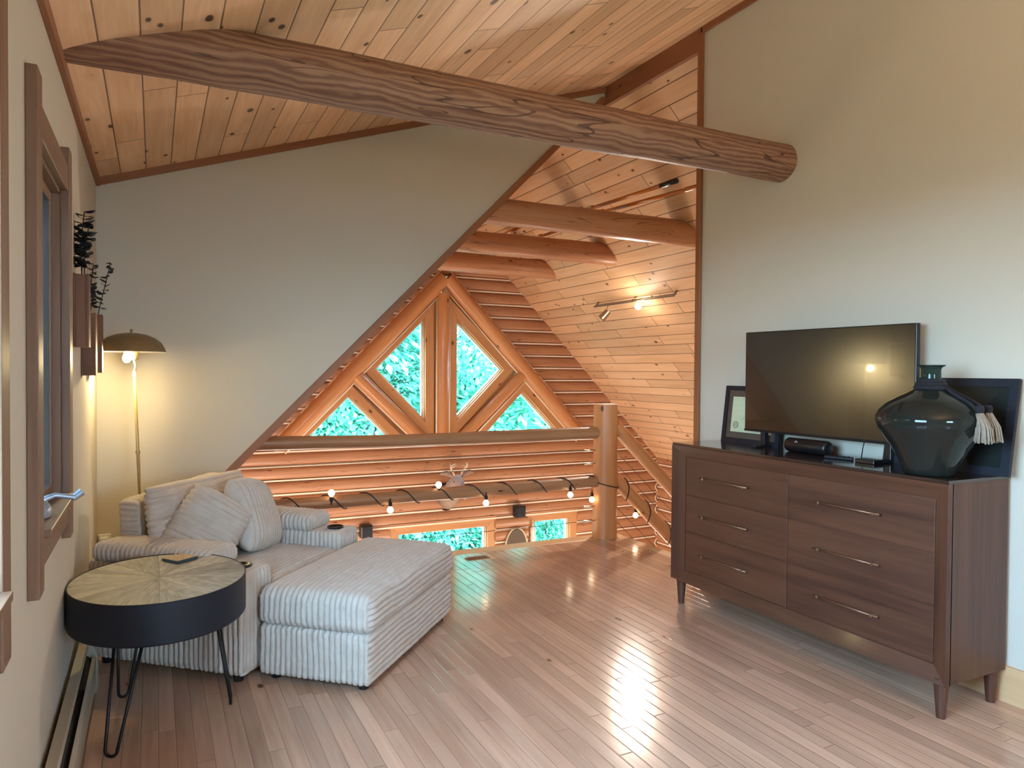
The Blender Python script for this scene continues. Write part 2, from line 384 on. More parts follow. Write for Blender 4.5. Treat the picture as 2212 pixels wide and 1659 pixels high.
# ------------------------------------------------------------------ dimensions
XL, XR, YF, YR, YG = -.295, 3.145, 4.703, 3.626, 8.309
ZL, ZR, ZD, SL = 2.422, 3.558, 3.47, 1.013
CS = (ZR-ZL)/(XR-XL)           # dormer ceiling slope
YB = -2.2                      # wall behind the camera
XE = 6.49                      # far side wall of the great room
ZG = -2.55                     # ground floor level
YFL = 4.99                     # loft floor edge
XFL = 3.455

# ------------------------------------------------------------------ loft shell
mb = MB(); 
def quad_slab(mb, P, nrm, t, uvs):
    P = [Vector(p) for p in P]; n = Vector(nrm).normalized()*t
    mb.face(P, uvs); Q = [p+n for p in P]; mb.face(list(reversed(Q)), list(reversed(uvs)))
    for i in range(4):
        j = (i+1) % 4; mb.face([P[j], P[i], Q[i], Q[j]], [(0, 0), (.1, 0), (.1, .1), (0, .1)])
# floor: strips run along y; opening for the stairs beside x=3.455
mb.m = 0
def flat(x0, x1, y0, y1, z0, z1, mb):
    i = len(mb.v); mb.box((x0, y0, z0), (x1, y1, z1))
    for k in range(len(mb.uv)-6, len(mb.uv)):
        mb.uv[k] = [(mb.v[q][1]+20, mb.v[q][0]+20+mb.v[q][2]) for q in mb.f[k]]
flat(XL-.1, XR+.12, YB, YR-.04, -.04, 0, mb); flat(XL-.1, XFL-.09, YR-.04, YFL-.14, -.04, 0, mb)
mb.build('floor', M['floor'], kind='structure')
mb = MB(1); mb.box((XL, YFL-.14, -.04), (XFL, YFL, .0015)); mb.box((XFL-.09, YR, -.04), (XFL, YFL-.14, .0015))
mb.build('trim_1', M['base'], bevel=.004, kind='structure')
mb = MB(2); mb.box((XL-.1, YB, -.32), (XFL-.02, YFL-.02, -.042)); mb.build('floor_2', M['casing_pine'], kind='structure')
# dormer ceiling
mb = MB(3); ln = math.hypot(XR-XL, ZR-ZL)
quad_slab(mb, [(XL-.1, YB, ZL-.1*CS), (XL-.1, YF+.15, ZL-.1*CS), (XR+.02, YF+.15, ZR+.02*CS), (XR+.02, YB, ZR+.02*CS)], (-CS, 0, 1), .06,
          [(YB, -.1), (YF+.15, -.1), (YF+.15, ln), (YB, ln)])
mb.build('ceiling', M['ceiling'], kind='structure')
mb = MB(33); quad_slab(mb, [(XL-.4, YB-.3, ZL+.08-.4*CS), (XL-.4, YF+.3, ZL+.08-.4*CS), (XR+.25, YF+.3, ZR+.08+.25*CS), (XR+.25, YB-.3, ZR+.08+.25*CS)], (-CS, 0, 1), .05, [(0, 0)]*4)
mb.build('roof_1', M['roofing'], kind='structure')
# far wall (cheek wall with the long diagonal edge)
xd0 = XR-ZD/SL
mb = MB(4); mb.prism([(xd0, -.3), (xd0, 0), (XR, ZD), (XR, ZR), (XL-.1, ZL-.1*CS), (XL-.1, -.3)], YF, YF+.14); mb.build('wall_far', M['wall'], kind='structure')
# right wall
mb = MB(5); mb.box((XR, YB, -.3), (XR+.13, YR-.01, ZR+.04)); mb.build('wall_right', M['wall'], kind='structure')
# wall behind the camera
mb = MB(6); WB = (.9, 1.9, 1.15, 2.05)  # opening for the added fill window
for P in ([(XL-.1, 0), (XR+.1, 0), (XR+.1, WB[2]), (XL-.1, WB[2])], [(XL-.1, WB[2]), (WB[0], WB[2]), (WB[0], WB[3]), (XL-.1, WB[3])], [(WB[1], WB[2]), (XR+.1, WB[2]), (XR+.1, WB[3]), (WB[1], WB[3])], [(XL-.1, WB[3]), (XR+.1, WB[3]), (XR+.1, ZR+.05), (XL-.1, ZL-.02)]):
    mb.prism(P, YB-.12, YB)
mb.build('wall_behind', M['wall'], kind='structure')
# left wall with two window openings
mb = MB(7); xo = XL-.14
W1 = (2.29, 2.97, .90, 1.97); W2 = (.26, 1.70, .90, 1.97)
mb.box((xo, YB, -.3), (XL, YF+.14, W1[2])); mb.box((xo, YB, W1[3]), (XL, YF+.14, ZL+.0))
mb.box((xo, YB, W1[2]), (XL, W2[0], W1[3])); mb.box((xo, W2[1], W1[2]), (XL, W1[0], W1[3])); mb.box((xo, W1[1], W1[2]), (XL, YF+.14, W1[3]))
mb.build('wall_left', M['wall'], kind='structure')

def add_window(n, y0, y1, z0, z1, horns):
    root = bpy.data.objects.new('window_%d' % n, None); col.objects.link(root); root['kind'] = 'structure'
    x1 = XL+.028
    mb = MB(n*10); e = .09
    mb.box((XL, y0-e, z0-.155), (x1, y0, z1+.155)); mb.box((XL, y1, z0-.155), (x1, y1+e, z1+.155))
    mb.box((XL, y0, z1), (x1-.004, y1, z1+.09)); mb.box((XL, y0, z0-.10), (x1-.006, y1, z0-.012))
    mb.build('casing', M['trim_win'], root, bevel=.003)
    mb = MB(n*10+1); t = .015
    mb.box((XL-.13, y0, z0), (XL, y0+t, z1)); mb.box((XL-.13, y1-t, z0), (XL, y1, z1)); mb.box((XL-.13, y0, z1-t), (XL, y1, z1))
    mb.build('jamb', M['trim_win'], root)
    mb = MB(n*10+2); mb.box((XL-.13, y0, z0-.012), (XL+.045, y1, z0+.008)); mb.build('sill', M['trim_win'], root, bevel=.003)
    mb = MB(n*10+3); t2 = .035; a, b = XL-.052, XL-.024
    mb.box((a, y0+t, z0+.01), (b, y0+t+t2, z1-t)); mb.box((a, y1-t-t2, z0+.01), (b, y1-t, z1-t))
    mb.box((a, y0+t+t2, z0+.01), (b, y1-t-t2, z0+.01+t2)); mb.box((a, y0+t+t2, z1-t-t2), (b, y1-t-t2, z1-t))
    mb.build('sash', M['trim_win'], root, bevel=.003)
    mb = MB(n*10+4); mb.box((a+.012, y0+t+t2-.005, z0+t2), (a+.016, y1-t-t2+.005, z1-t-t2)); mb.build('pane', M['glass'], root)
    if not horns: return root
    mb = MB(n*10+5); mb.box((b-.006, y0+t+t2, z0+t2), (b-.005, y1-t-t2, z1-t-t2)); mb.build('insect_screen', M['insect_screen'], root)
    return root
w1 = add_window(1, *W1, True); w2 = add_window(2, *W2, False)
# crank handle of window 1
def crank(par, y):
    mb = MB(50); z = W1[2]+.01
    mb.lathe([(.0, 0), (.032, 0), (.034, .02), (.024, .04), (.010, .055), (0, .056)], 20, (XL-.01, y, z), sy=1.4)
    mb.tube([(XL-.01, y, z+.02), (XL+.005, y, z+.052), (XL+.03, y+.01, z+.060), (XL+.065, y+.015, z+.052), (XL+.08, y+.02, z+.048)], [.012, .010, .008, .008, .008], 10)
    mb.tube([(XL+.075, y+.02, z+.046), (XL+.098, y+.026, z+.064)], [.010, .012], 10)
    mb.build('crank_handle', M['window_metal'], par, smooth=True, auto=.8)
crank(w1, 2.50); crank(w2, 1.1)

wbk = bpy.data.objects.new('window_10', None); col.objects.link(wbk); wbk['kind'] = 'structure'  # unseen window, added so daylight reaches the far wall
mb = MB(51)
for a, b in (((WB[0]-.09, WB[2]-.09), (WB[0], WB[3]+.09)), ((WB[1], WB[2]-.09), (WB[1]+.09, WB[3]+.09)), ((WB[0], WB[3]), (WB[1], WB[3]+.09)), ((WB[0], WB[2]-.09), (WB[1], WB[2]))): mb.box((a[0], YB, a[1]), (b[0], YB+.025, b[1]))
mb.build('casing', M['trim_win'], wbk)
mb = MB(52); mb.box((WB[0], YB-.07, WB[2]), (WB[1], YB-.064, WB[3])); mb.build('pane', M['glass'], wbk)
# trims of the loft
def trimbar(n, a, b, wdt, thk, mat, up=(0, 0, 1)):
    """board from a to b, wdt along 'up x dir' plane, thk along normal"""
    a = Vector(a); b = Vector(b); d = (b-a); l = d.length; d.normalize(); up = Vector(up); s_ = d.cross(up).normalized(); u_ = s_.cross(d)
    Mx = Matrix((d, s_, u_)).transposed().to_4x4(); Mx.translation = a
    mb = MB(n+200); mb.box((0, -thk/2, -wdt/2), (l, thk/2, wdt/2), Mx); return mb.build('trim_%d' % n, mat, bevel=.002, kind='structure')
trimbar(2, (XL, YF-.01, ZL-.02), (XR, YF-.01, ZR-.02), .045, .02, M['trim'])
trimbar(3, (XL+.01, YB, ZL-.02), (XL+.01, YF, ZL-.02), .045, .02, M['trim'])
trimbar(4, (XR-.01, YB, ZR-.022), (XR-.01, YR-.02, ZR-.022), .045, .02, M['trim'])
# vertical board capping the end of the right wall
mb = MB(61); mb.box((XR-.02, YR-.035, 0), (XR+.14, YR+.008, ZR)); mb.build('trim_5', M['trim'], bevel=.003, kind='structure')
# diagonal board along the far wall's edge
mb = MB(62); o_ = .05
mb.prism([(xd0-o_, .0), (xd0+.012, 0), (XR+.012, ZD), (XR-o_, ZD)], YF-.018, YF+.30); mb.build('trim_6', M['trim'], kind='structure')
# ridge board
mb = MB(63); mb.box((XR-.015, YR-.01, ZD-.06), (XR+.02, YG+.1, ZR+.04)); mb.build('trim_7', M['trim'], kind='structure')
# baseboards
mb = MB(64); mb.box((XL, YB, 0), (XL+.014, YF, .09)); mb.build('baseboard_left', M['base'], kind='structure')
mb = MB(65); mb.box((XR-.014, YB, 0), (XR, YR-.04, .15)); mb.build('baseboard_right', M['base'], kind='structure')
mb = MB(66); mb.box((XL+.014, YF-.014, 0), (-.2, YF, .09)); mb.build('baseboard_far', M['base'], kind='structure')

# ------------------------------------------------------------------ great room shell
def uvslope(mb, x0, z0, x1, z1, y0, y1, t):
    l = math.hypot(x1-x0, z1-z0); n = (-(z1-z0), 0, (x1-x0))
    quad_slab(mb, [(x0, y0, z0), (x0, y1, z0), (x1, y1, z1), (x1, y0, z1)], n if (x1 > x0) else (-n[0], 0, -n[2]), t, [(y0+30, 0), (y1+30, 0), (y1+30, l), (y0+30, l)])
mb = MB(70); uvslope(mb, XR, ZD, XE+.3, ZD-SL*(XE+.3-XR), YR-.3, YG+.25, .06); mb.build('ceiling_2', M['ceiling_big'], kind='structure')
mb = MB(71); xlm = XR-(XE-XR); uvslope(mb, XR, ZD, xlm-.3, ZD-SL*(XR-xlm+.3), YF+.14, YG+.25, .06); mb.build('ceiling_3', M['ceiling_big'], kind='structure')
mb = MB(72); mb.box((xlm-.2, 2.9, ZG-.1), (XE+.2, YG+.2, ZG)); mb.build('floor_3', M['floor'], kind='structure')
mb = MB(73); mb.box((xlm-.2, 2.8, ZG), (XR+.13, 2.9, -.3)); mb.build('wall_under_loft', M['wall'], kind='structure')
mb = MB(74); mb.prism([(XR+.13, ZG), (XE+.1, ZG), (XE+.1, .2), (XR+.13, ZD-.05)], YR-.14, YR-.04); mb.build('wall_stair', M['wall'], kind='structure')
mb = MB(75); mb.box((xlm-.2, 2.9, ZG), (xlm-.1, YG+.1, .3)); mb.build('wall_great_room_left', M['wall'], kind='structure')

# log walls ---------------------------------------------------
PITCH = .160
def log_profile(n=8, h=.143, b=.046):
    out = []
    for i in range(n+1):
        t = -1+2*i/n; z = t*h/2; q = b*math.sqrt(max(0, 1-abs(t)**2.4)); out.append((q, z))
    return out
def log_run(mb, a, b, z, face, seedp, thick=.09):
    """one half-round log; a,b along axis; face(along, out, z) -> 3D point"""
    pr = log_profile(); segs = max(1, int(abs(b-a)/.25)); rings = []
    for k in range(segs+1):
        s_ = a+(b-a)*k/segs; wv = noise.noise(Vector((s_*.9, seedp*3.1, 0)))*.008; wt = noise.noise(Vector((s_*.7, seedp*1.7, 5)))*.004
        rg = [face(s_, q+wv+.0, z+zz+wt) for q, zz in pr]
        rg += [face(s_, -thick, z+pr[-1][1]), face(s_, -thick, z+pr[0][1])]
        rings.append(rg)
    mb.ring(rings, True, True)
AX, AZ, AS = 3.2, 2.616, 1.018      # apex of the log A-frame (outer edge)
Z0 = 1.228+PITCH/2                 # a course centre
mb = MB(80); rnd = random.Random(5)
facey = lambda s_, q, z: (s_, YG-q, z)
openL = [(2.62, 3.80), (4.48, 5.02), (1.38, 1.92)]
k = -24
zs = []
z = Z0-24*PITCH
while z < ZD-.05:
    zs.append(z); z += PITCH
for i, z in enumerate(zs):
    rx = (ZD-z)/SL+.08; xa, xb = max(xlm-.1, XR-rx), min(XE+.02, XR+rx)
    spans = [(xa, xb)]
    cuts = []
    if z > .47: 
        hw = (AZ-z)/AS-.06
        if hw > 0: cuts.append((AX-hw, AX+hw))
    if -2.05 < z < -.55:
        cuts += [(a-.10, b+.10) for a, b in openL]
    for ca, cb in cuts:
        ns = []
        for a, b in spans:
            if ca > a and cb < b: ns += [(a, ca), (cb, b)]
            elif cb <= a or ca >= b: ns.append((a, b))
            elif ca <= a and cb >= b: pass
            elif ca <= a: ns.append((cb, b))
            else: ns.append((a, ca))
        spans = ns
    for a, b in spans:
        if b-a < .05: continue
        if b-a > 3.5 and rnd.random() < .6:
            c = a+(b-a)*rnd.uniform(.2, .75); parts = [(a, c-.002), (c+.002, b)]
        else: parts = [(a, b)]
        for pa, pb in parts: log_run(mb, pa, pb, z, facey, i+pa)
# chinking sheet behind, cut the same way: built as strips between the logs
mb.m = 1
for i, z in enumerate(zs):
    zc = z+PITCH/2
    rx = (ZD-zc)/SL+.05; 
    if rx <= 0: continue
    xa, xb = max(xlm-.1, XR-rx), min(XE+.02, XR+rx); spans = [(xa, xb)]; cuts = []
    if zc > .47:
        hw = (AZ-zc)/AS-.06
        if hw > 0: cuts.append((AX-hw, AX+hw))
    if -2.05 < zc < -.55: cuts += [(a-.10, b+.10) for a, b in openL]
    for ca, cb in cuts:
        ns = []
        for a, b in spans:
            if ca > a and cb < b: ns += [(a, ca), (cb, b)]
            elif cb <= a or ca >= b: ns.append((a, b))
            elif ca <= a and cb >= b: pass
            elif ca <= a: ns.append((cb, b))
            else: ns.append((a, ca))
        spans = ns
    for a, b in spans: mb.box((a, YG-.030, zc-.010), (b, YG+.085, zc+.010))
mb.build('wall_gable', [M['log'], M['chink']], smooth=True, auto=.7, kind='structure')
# side log wall along y
mb = MB(81); facex = lambda s_, q, z: (XE-q, s_, z)
for i, z in enumerate(zs):
    zz = z-PITCH/2
    if zz > .18: break
    mb.m = 0; log_run(mb, YR-.05, YG-.03, zz, facex, i+100)
    mb.m = 1; mb.box((XE-.030, YR-.05, zz+PITCH/2-.010), (XE+.085, YG-.02, zz+PITCH/2+.010))
mb.build('wall_great_room_right', [M['log'], M['chink']], smooth=True, auto=.7, kind='structure')
# scribed chinking seam where the two log walls cross
mb = MB(82)
zz = zs[0]-PITCH/2
pts = []
while zz < .16:
    for q in range(8):
        t = q/8*2*PI; pts.append((XE-.055+.022*math.cos(t), YG-.06, zz+PITCH*q/8))
    zz += PITCH
mb.tube(pts, .008, 6); mb.build('trim_8', M['chink'], kind='structure', smooth=True)

# A-frame logs on the gable
def log_thing(name, label, cat, pts, rad, mat, group=None, n=20, wob=.06, sq=1, seed=0):
    mb = MB(seed); P = []; Rr = []
    a = [Vector(p) for p in pts]; rr = rad if hasattr(rad, '__len__') else [rad]*len(a)
    for k in range(len(a)-1):
        d = (a[k+1]-a[k]).length; ns = max(2, int(d/.18))
        for j in range(ns):
            t = j/ns; P.append(a[k].lerp(a[k+1], t)); Rr.append(rr[k]*(1-t)+rr[k+1]*t)
    P.append(a[-1]); Rr.append(rr[-1])
    mb.tube(P, Rr, n, True, wob, sq); o = mb.build(name, mat, smooth=True, auto=.9); return tag(o, label, cat, group)
ay = YG-.02; rw = .094; cz = AZ-.133
log_thing('log_rafter', 'right slanting log of the A-frame around the gable windows', 'log beam', [(AX+.02, ay, cz), (AX+1.93, ay, cz-1.965)], rw, M['log_light'], seed=11)
log_thing('log_rafter', 'left slanting log of the A-frame around the gable windows', 'log beam', [(AX-.02, ay, cz), (AX-1.93, ay, cz-1.965)], rw, M['log_light'], seed=12)
log_thing('log_post', 'upright half-log between the two tall gable windows', 'log post', [(3.174, ay, .42), (3.174, ay, 2.30)], .078, M['log_light'], seed=13)
log_thing('log_brace', 'slanting log brace left of the upright, under the tall left gable window', 'log brace', [(2.10, ay, 1.28), (2.92, ay, .50)], .075, M['log_light'], seed=14)
log_thing('log_brace', 'slanting log brace right of the upright, under the tall right gable window', 'log brace', [(4.27, ay, 1.30), (3.42, ay, .50)], .075, M['log_light'], seed=15)
# white chink lines following the A-frame
mb = MB(83)
def chl(a, b, dx=0):
    mb.tube([(a[0], YG-.036, a[1]), (b[0], YG-.036, b[1])], .010, 6)
chl((AX+.02, AZ+.0), (AX+2.1, AZ-2.1*AS+.0)); chl((AX, AZ-.272), (AX+1.9, AZ-.272-1.9*AS)); chl((AX, AZ-.272), (AX-1.9, AZ-.272-1.9*AS)); chl((AX-.02, AZ), (AX-2.1, AZ-2.1*AS))
chl((3.09, .44), (3.09, 2.22)); chl((3.258, .44), (3.258, 2.22))
for sg in (-1, 1):
    f_ = (lambda x: x) if sg < 0 else (lambda x: 6.37-x)
    chl((f_(2.045), 1.225), (f_(2.87), .44)); chl((f_(2.155), 1.335), (f_(3.07), .44))
mb.build('trim_9', M['chink'], kind='structure', smooth=True)
# gable windows
def offset_poly(P, d):
    n = len(P); out = []; area = sum(P[i][0]*P[(i+1) % n][1]-P[(i+1) % n][0]*P[i][1] for i in range(n)); sg = 1 if area > 0 else -1
    for i in range(n):
        a = Vector(P[i-1]); b = Vector(P[i]); c = Vector(P[(i+1) % n]); d1 = (b-a).normalized(); d2 = (c-b).normalized()
        n1 = Vector((d1.y, -d1.x))*sg; n2 = Vector((d2.y, -d2.x))*sg; q = (n1+n2); q = q/max(.25, q.dot(n1)*1.0)
        out.append((b.x+q.x*d, b.y+q.y*d))
    return out
def ringboard(mb, P, d, y0, y1):
    Q = offset_poly(P, d); n = len(P)
    for i in range(n):
        j = (i+1) % n; mb.prism([P[i], P[j], Q[j], Q[i]], y0, y1)
def gable_window(n, P, cas=.11, blind=False):
    root = bpy.data.objects.new('window_%d' % n, None); col.objects.link(root); root['kind'] = 'structure'
    mb = MB(n*10); ringboard(mb, P, cas, YG-.022, YG+.09); mb.build('casing', M['casing_pine'], root, bevel=.004)
    mb = MB(n*10+1); Pi = offset_poly(P, -.028); ringboard(mb, Pi, .028, YG+.05, YG+.10); mb.build('sash', M['white_plastic'], root)
    mb = MB(n*10+3); Pi2 = offset_poly(P, -.012); ringboard(mb, Pi2, .012, YG+.01, YG+.05); mb.build('stop', M['casing_pine'], root)
    mb = MB(n*10+2); mb.prism(Pi, YG+.07, YG+.076); mb.build('pane', M['glass'], root)
    return root
gable_window(3, [(2.945, 2.0), (2.325, 1.365), (2.955, .72)])
gable_window(4, [(3.36, 2.0), (3.365, .72), (4.015, 1.37)])
gable_window(5, [(2.02, 1.06), (1.48, .52), (2.56, .52)], .10)
gable_window(6, [(4.29, 1.09), (3.72, .52), (4.86, .52)], .10)
for i, (a, b) in enumerate(openL):
    gable_window(7+i, [(a, -.62), (a, -1.95), (b, -1.95), (b, -.62)], .12)
# cream backing behind the casings of the A-frame
mb = MB(84)
for P in ([(2.945, 2.0), (2.325, 1.365), (2.955, .72)], [(3.36, 2.0), (3.365, .72), (4.015, 1.37)], [(2.02, 1.06), (1.48, .52), (2.56, .52)], [(4.29, 1.09), (3.72, .52), (4.86, .52)]):
    ringboard(mb, offset_poly(P, .004), .17, YG+.055, YG+.095)
mb.build('trim_10', M['casing_pine'], kind='structure')

# ------------------------------------------------------------------ beams
b0 = log_thing('log_beam', 'thick weathered log beam crossing the loft from sloped ceiling to grey wall', 'log beam',
    [(-.32, 2.935, 2.522), (.6, 2.935, 2.523), (1.8, 2.935, 2.52), (XR+.02, 2.94, 2.52)], [.108, .108, .106, .102], M['beam'], n=28, wob=.05, seed=20)
for i, (y, lab) in enumerate(((4.83, 'nearest of the three orange tie logs under the great room roof'), (6.06, 'middle one of the three orange tie logs under the great room roof'), (7.29, 'farthest of the three orange tie logs, just above the gable windows'))):
    xr = XR+(ZD-2.53)/SL+.12
    log_thing('log_beam', lab, 'log beam', [(XR-(xr-XR), y, 2.53), (xr, y, 2.53)], [.098, .108], M['log'], group='tie logs under the great room roof', n=24, wob=.05, seed=21+i)

# ------------------------------------------------------------------ railing
yp = 4.88
post = log_thing('newel_post', 'round orange log post at the corner of the loft floor', 'post', [(3.284, yp, .001), (3.284, yp, 1.086)], [.101, .096], M['log_light'], n=28, wob=.03, seed=30)
log_thing('railing_log', 'top rail log of the loft railing, left of the post', 'railing', [(.56, yp, .868), (1.6, yp, .85), (3.20, yp, .855)], [.046, .045, .05], M['rail'], wob=.08, seed=31)
log_thing('railing_log', 'lower rail log with string lights wound around it', 'railing', [(.15, yp, .452), (1.6, yp, .452), (3.20, yp, .461)], [.046, .045, .048], M['rail'], wob=.08, seed=32)
d_ = Vector((1, 0, -.93))
log_thing('stair_rail_log', 'upper slanting stair rail log right of the post', 'railing', [Vector((3.37, yp, .91)), Vector((3.37, yp, .91))+d_*3.2], .055, M['log_light'], wob=.05, seed=33)
log_thing('stair_rail_log', 'lower slanting stair rail log right of the post, with bulb cord', 'railing', [Vector((3.37, yp, .485)), Vector((3.37, yp, .485))+d_*3.2], .055, M['log_light'], wob=.05, seed=34)
cabs = (.714, .610, .262, .145); clab = ('highest steel cable of the loft railing', 'second steel cable, under the highest one', 'steel cable just under the string-light log', 'lowest steel cable, near the floor')
for z, lb in zip(cabs, clab):
    mb = MB(40); xst = XR-(ZD-z)/SL+.0
    mb.tube([(max(.1, xst), yp, z), (3.10, yp, z)], .0022, 6); o = mb.build('railing_cable', M['cable']); tag(o, lb+', strung left of the post', 'cable', 'steel cables of the loft railing')
    mb = MB(41); mb.tube([(3.09, yp, z), (3.19, yp, z)], .006, 8); mb.tube([(3.085, yp, z), (3.11, yp, z)], .008, 8); f_ = mb.build('cable_fitting', M['nickel'], o)
    mb = MB(42); a = Vector((3.37, yp, z-.0)); dd = Vector((1, 0, -.93)).normalized()
    mb.tube([a+dd*.01, a+dd*4.0], .0022, 6); o = mb.build('railing_cable', M['cable']); tag(o, lb+', stair side right of the post', 'cable', 'steel cables of the stair railing')
    mb = MB(43); mb.tube([a-dd*.01, a+dd*.075], .006, 8); mb.build('cable_fitting', M['nickel'], o)

# string lights
sl = thing('string_lights', 'black string light cord with round lit bulbs wound around lower rail', 'string lights')
mb = MB(44); P = []
def railz(x): return .452 if x < 1.6 else .452+(x-1.6)/1.6*.009
N_ = 420
for i in range(N_+1):
    x = .45+(3.16-.45)*i/N_; ph = (x-.45)/.262*2*PI
    P.append((x, yp+.051*math.cos(ph), railz(x)+.051*math.sin(ph)))
mb.tube(P, .0042, 6)
P = []
for i in range(30):
    t = i/29; ang = -PI*.9+t*PI*1.25; P.append((3.284+.108*math.cos(ang), yp+.108*math.sin(ang), .46-.10*t))
mb.tube(P, .0042, 6)
P = []; ax = Vector((1, 0, -.93)).normalized(); pa = Vector((0, 1, 0)); pb = ax.cross(pa)
for i in range(260):
    s_ = .08+2.6*i/259; c0 = Vector((3.37, yp, .485))+ax*s_; ph = s_/.30*2*PI; P.append(c0+pa*.060*math.cos(ph)+pb*.060*math.sin(ph))
mb.tube(P, .0042, 6); mb.build('cord', M['cord'], sl, smooth=True)
bp = [(1.06, 4.83, .524, 1), (1.467, 4.83, .376, -1), (1.835, 4.86, .525, 1), (2.198, 4.83, .369, -1), (2.926, 4.83, .379, -1), (3.150, 4.865, .318, -1), (3.61, 4.905, .146, -1)]
for x, y, z, sg in bp:
    mb = MB(45); r = .0225; mb.lathe([(0.0, -r)]+[(r*math.cos(a), r*math.sin(a)) for a in [(-PI/2+PI*i/10) for i in range(1, 9)]]+[(.010, r*1.05), (.009, r*1.25)], 16)
    o = mb.build('bulb', M['bulb'], sl, smooth=True, loc=(x, y, z)); o.rotation_euler = (0, 0 if sg < 0 else PI, 0)
    mb = MB(46); mb.lathe([(.011, r*1.15), (.013, r*1.3), (.013, r*2.2), (.006, r*2.6), (.004, r*3.6)], 12); mb.build('socket', M['cord'], o, smooth=True, auto=.6)

# stairs below the loft edge
st = thing('staircase', 'wooden stair flight descending right of the loft post', 'stairs', (XFL+.01, 4.3, 0))
mb = MB(47)
for s_ in (-.45, .45):
    mb.prism([(0, -.05), (0, -.33), (2.3, -2.5), (2.55, -2.5)], s_-.02, s_+.02)
mb.build('stringer', M['casing_pine'], st)
for i in range(11):
    mb = MB(48+i); mb.box((i*.215+.01, -.43, -.19*(i+1)-.12), (i*.215+.27, .43, -.19*(i+1)-.08)); mb.build('tread', M['casing_pine'], st)

# track light on the slope
tl = thing('track_light', 'metal track light bar on the plank slope with one lit head', 'track light', (4.48, 6.1, 2.11))
def slp(y, off): # point just under the right slope
    x = 4.47; n = Vector((-SL, 0, -1)).normalized(); return Vector((x, y, ZD-SL*(x-XR)))+n*off-Vector((4.48, 6.1, 2.11))
mb = MB(90); mb.tube([slp(5.42, .075), slp(6.82, .075)], .007, 8); mb.build('track_bar', M['steel'], tl, smooth=True)
mb = MB(91); mb.tube([slp(5.42, .05), slp(6.82, .05)], .006, 8); mb.build('track_wire', M['steel'], tl, smooth=True)
for y in (5.45, 6.1, 6.8): mb = MB(92); mb.tube([slp(y, 0), slp(y, .08)], .009, 8); mb.build('mount', M['steel'], tl, smooth=True)
mb = MB(93); a = slp(6.52, .09); mb.tube([a, a+Vector((-.02, 0, -.05))], .006, 8); q = a+Vector((-.02, .0, -.05)); mb.tube([q+Vector((.02, -.0, -.01)), q+Vector((-.045, .03, -.09))], [.035, .045], 16)
mb.build('lamp_head', M['nickel'], tl, smooth=True, auto=.8)
mb = MB(94); a = slp(5.95, .09); mb.tube([a, a+Vector((-.01, 0, -.02))], .006, 8); mb.lathe([(0, -.035), (.02, -.03), (.034, -.012), (.036, 0), (.03, .016), (.02, .03)], 16, tuple(a+Vector((-.02, 0, -.05))))
mb.build('lit_lamp_head', M['spot_bulb'], tl, smooth=True)
aim(light('track_spot', 'SPOT', (4.36, 5.93, 1.98), 175, (1, .90, .78), .03, spot=1.9, blend=.6), (1.9, 3.0, 0))
light('track_glow', 'POINT', (4.34, 6.02, 1.98), 6, (1, .84, .66), .04)

# skis / poles resting on the tie logs
def pole(label, a, b, mats, seed, head=True):
    root = thing('wooden_paddle', label, 'paddle', a)
    a = Vector(a); b = Vector(b); d = b-a
    mb = MB(seed); mb.tube([d*.03, d*.85], .018, 12, sq=.8); mb.build('shaft', M['varnish'], root, smooth=True)
    mb = MB(seed+1); mb.tube([d*.84, d*1.0], .021, 12, sq=.9); mb.build('dark_grip', mats[0], root, smooth=True)
    mb = MB(seed+2); mb.tube([d*.0-d.normalized()*.015, d*.045], .024, 12); mb.build('end_cap', mats[1], root, smooth=True)
pole('varnished wooden paddle with dark grip lying on the nearest tie log', (3.20, 5.02, 2.685), (3.30, 4.04, 2.70), (M['black_plastic'], M['antler']), 95)
pole('varnished wooden paddle behind the first, running to the wall trim', (3.32, 5.06, 2.672), (3.52, 4.0, 2.69), (M['varnish'], M['varnish']), 98)
pole('short varnished pole end resting on the middle tie log', (3.40, 6.24, 2.675), (3.46, 5.5, 2.69), (M['varnish'], M['antler']), 101)
pole('varnished pole lying left on the middle tie log', (3.06, 6.60, 2.675), (3.03, 5.75, 2.69), (M['varnish'], M['varnish']), 104)

# things on the gable wall
for x, z, lb in ((4.203, -.455, 'small black loudspeaker on the log wall between the lower windows'), (2.20, -.525, 'small black loudspeaker on the log wall, seen past the sofa arm')):
    t_ = thing('loudspeaker', lb, 'loudspeaker', (x, YG-.05, z), group='small black loudspeakers on the gable wall')
    mb = MB(110); mb.box((-.07, -.11, -.075), (.07, 0, .075)); mb.build('cabinet', M['black_plastic'], t_, bevel=.012)
    mb = MB(111); mb.box((-.06, -.115, -.065), (.06, -.109, .065)); mb.build('grille', M['black_metal'], t_, bevel=.01)
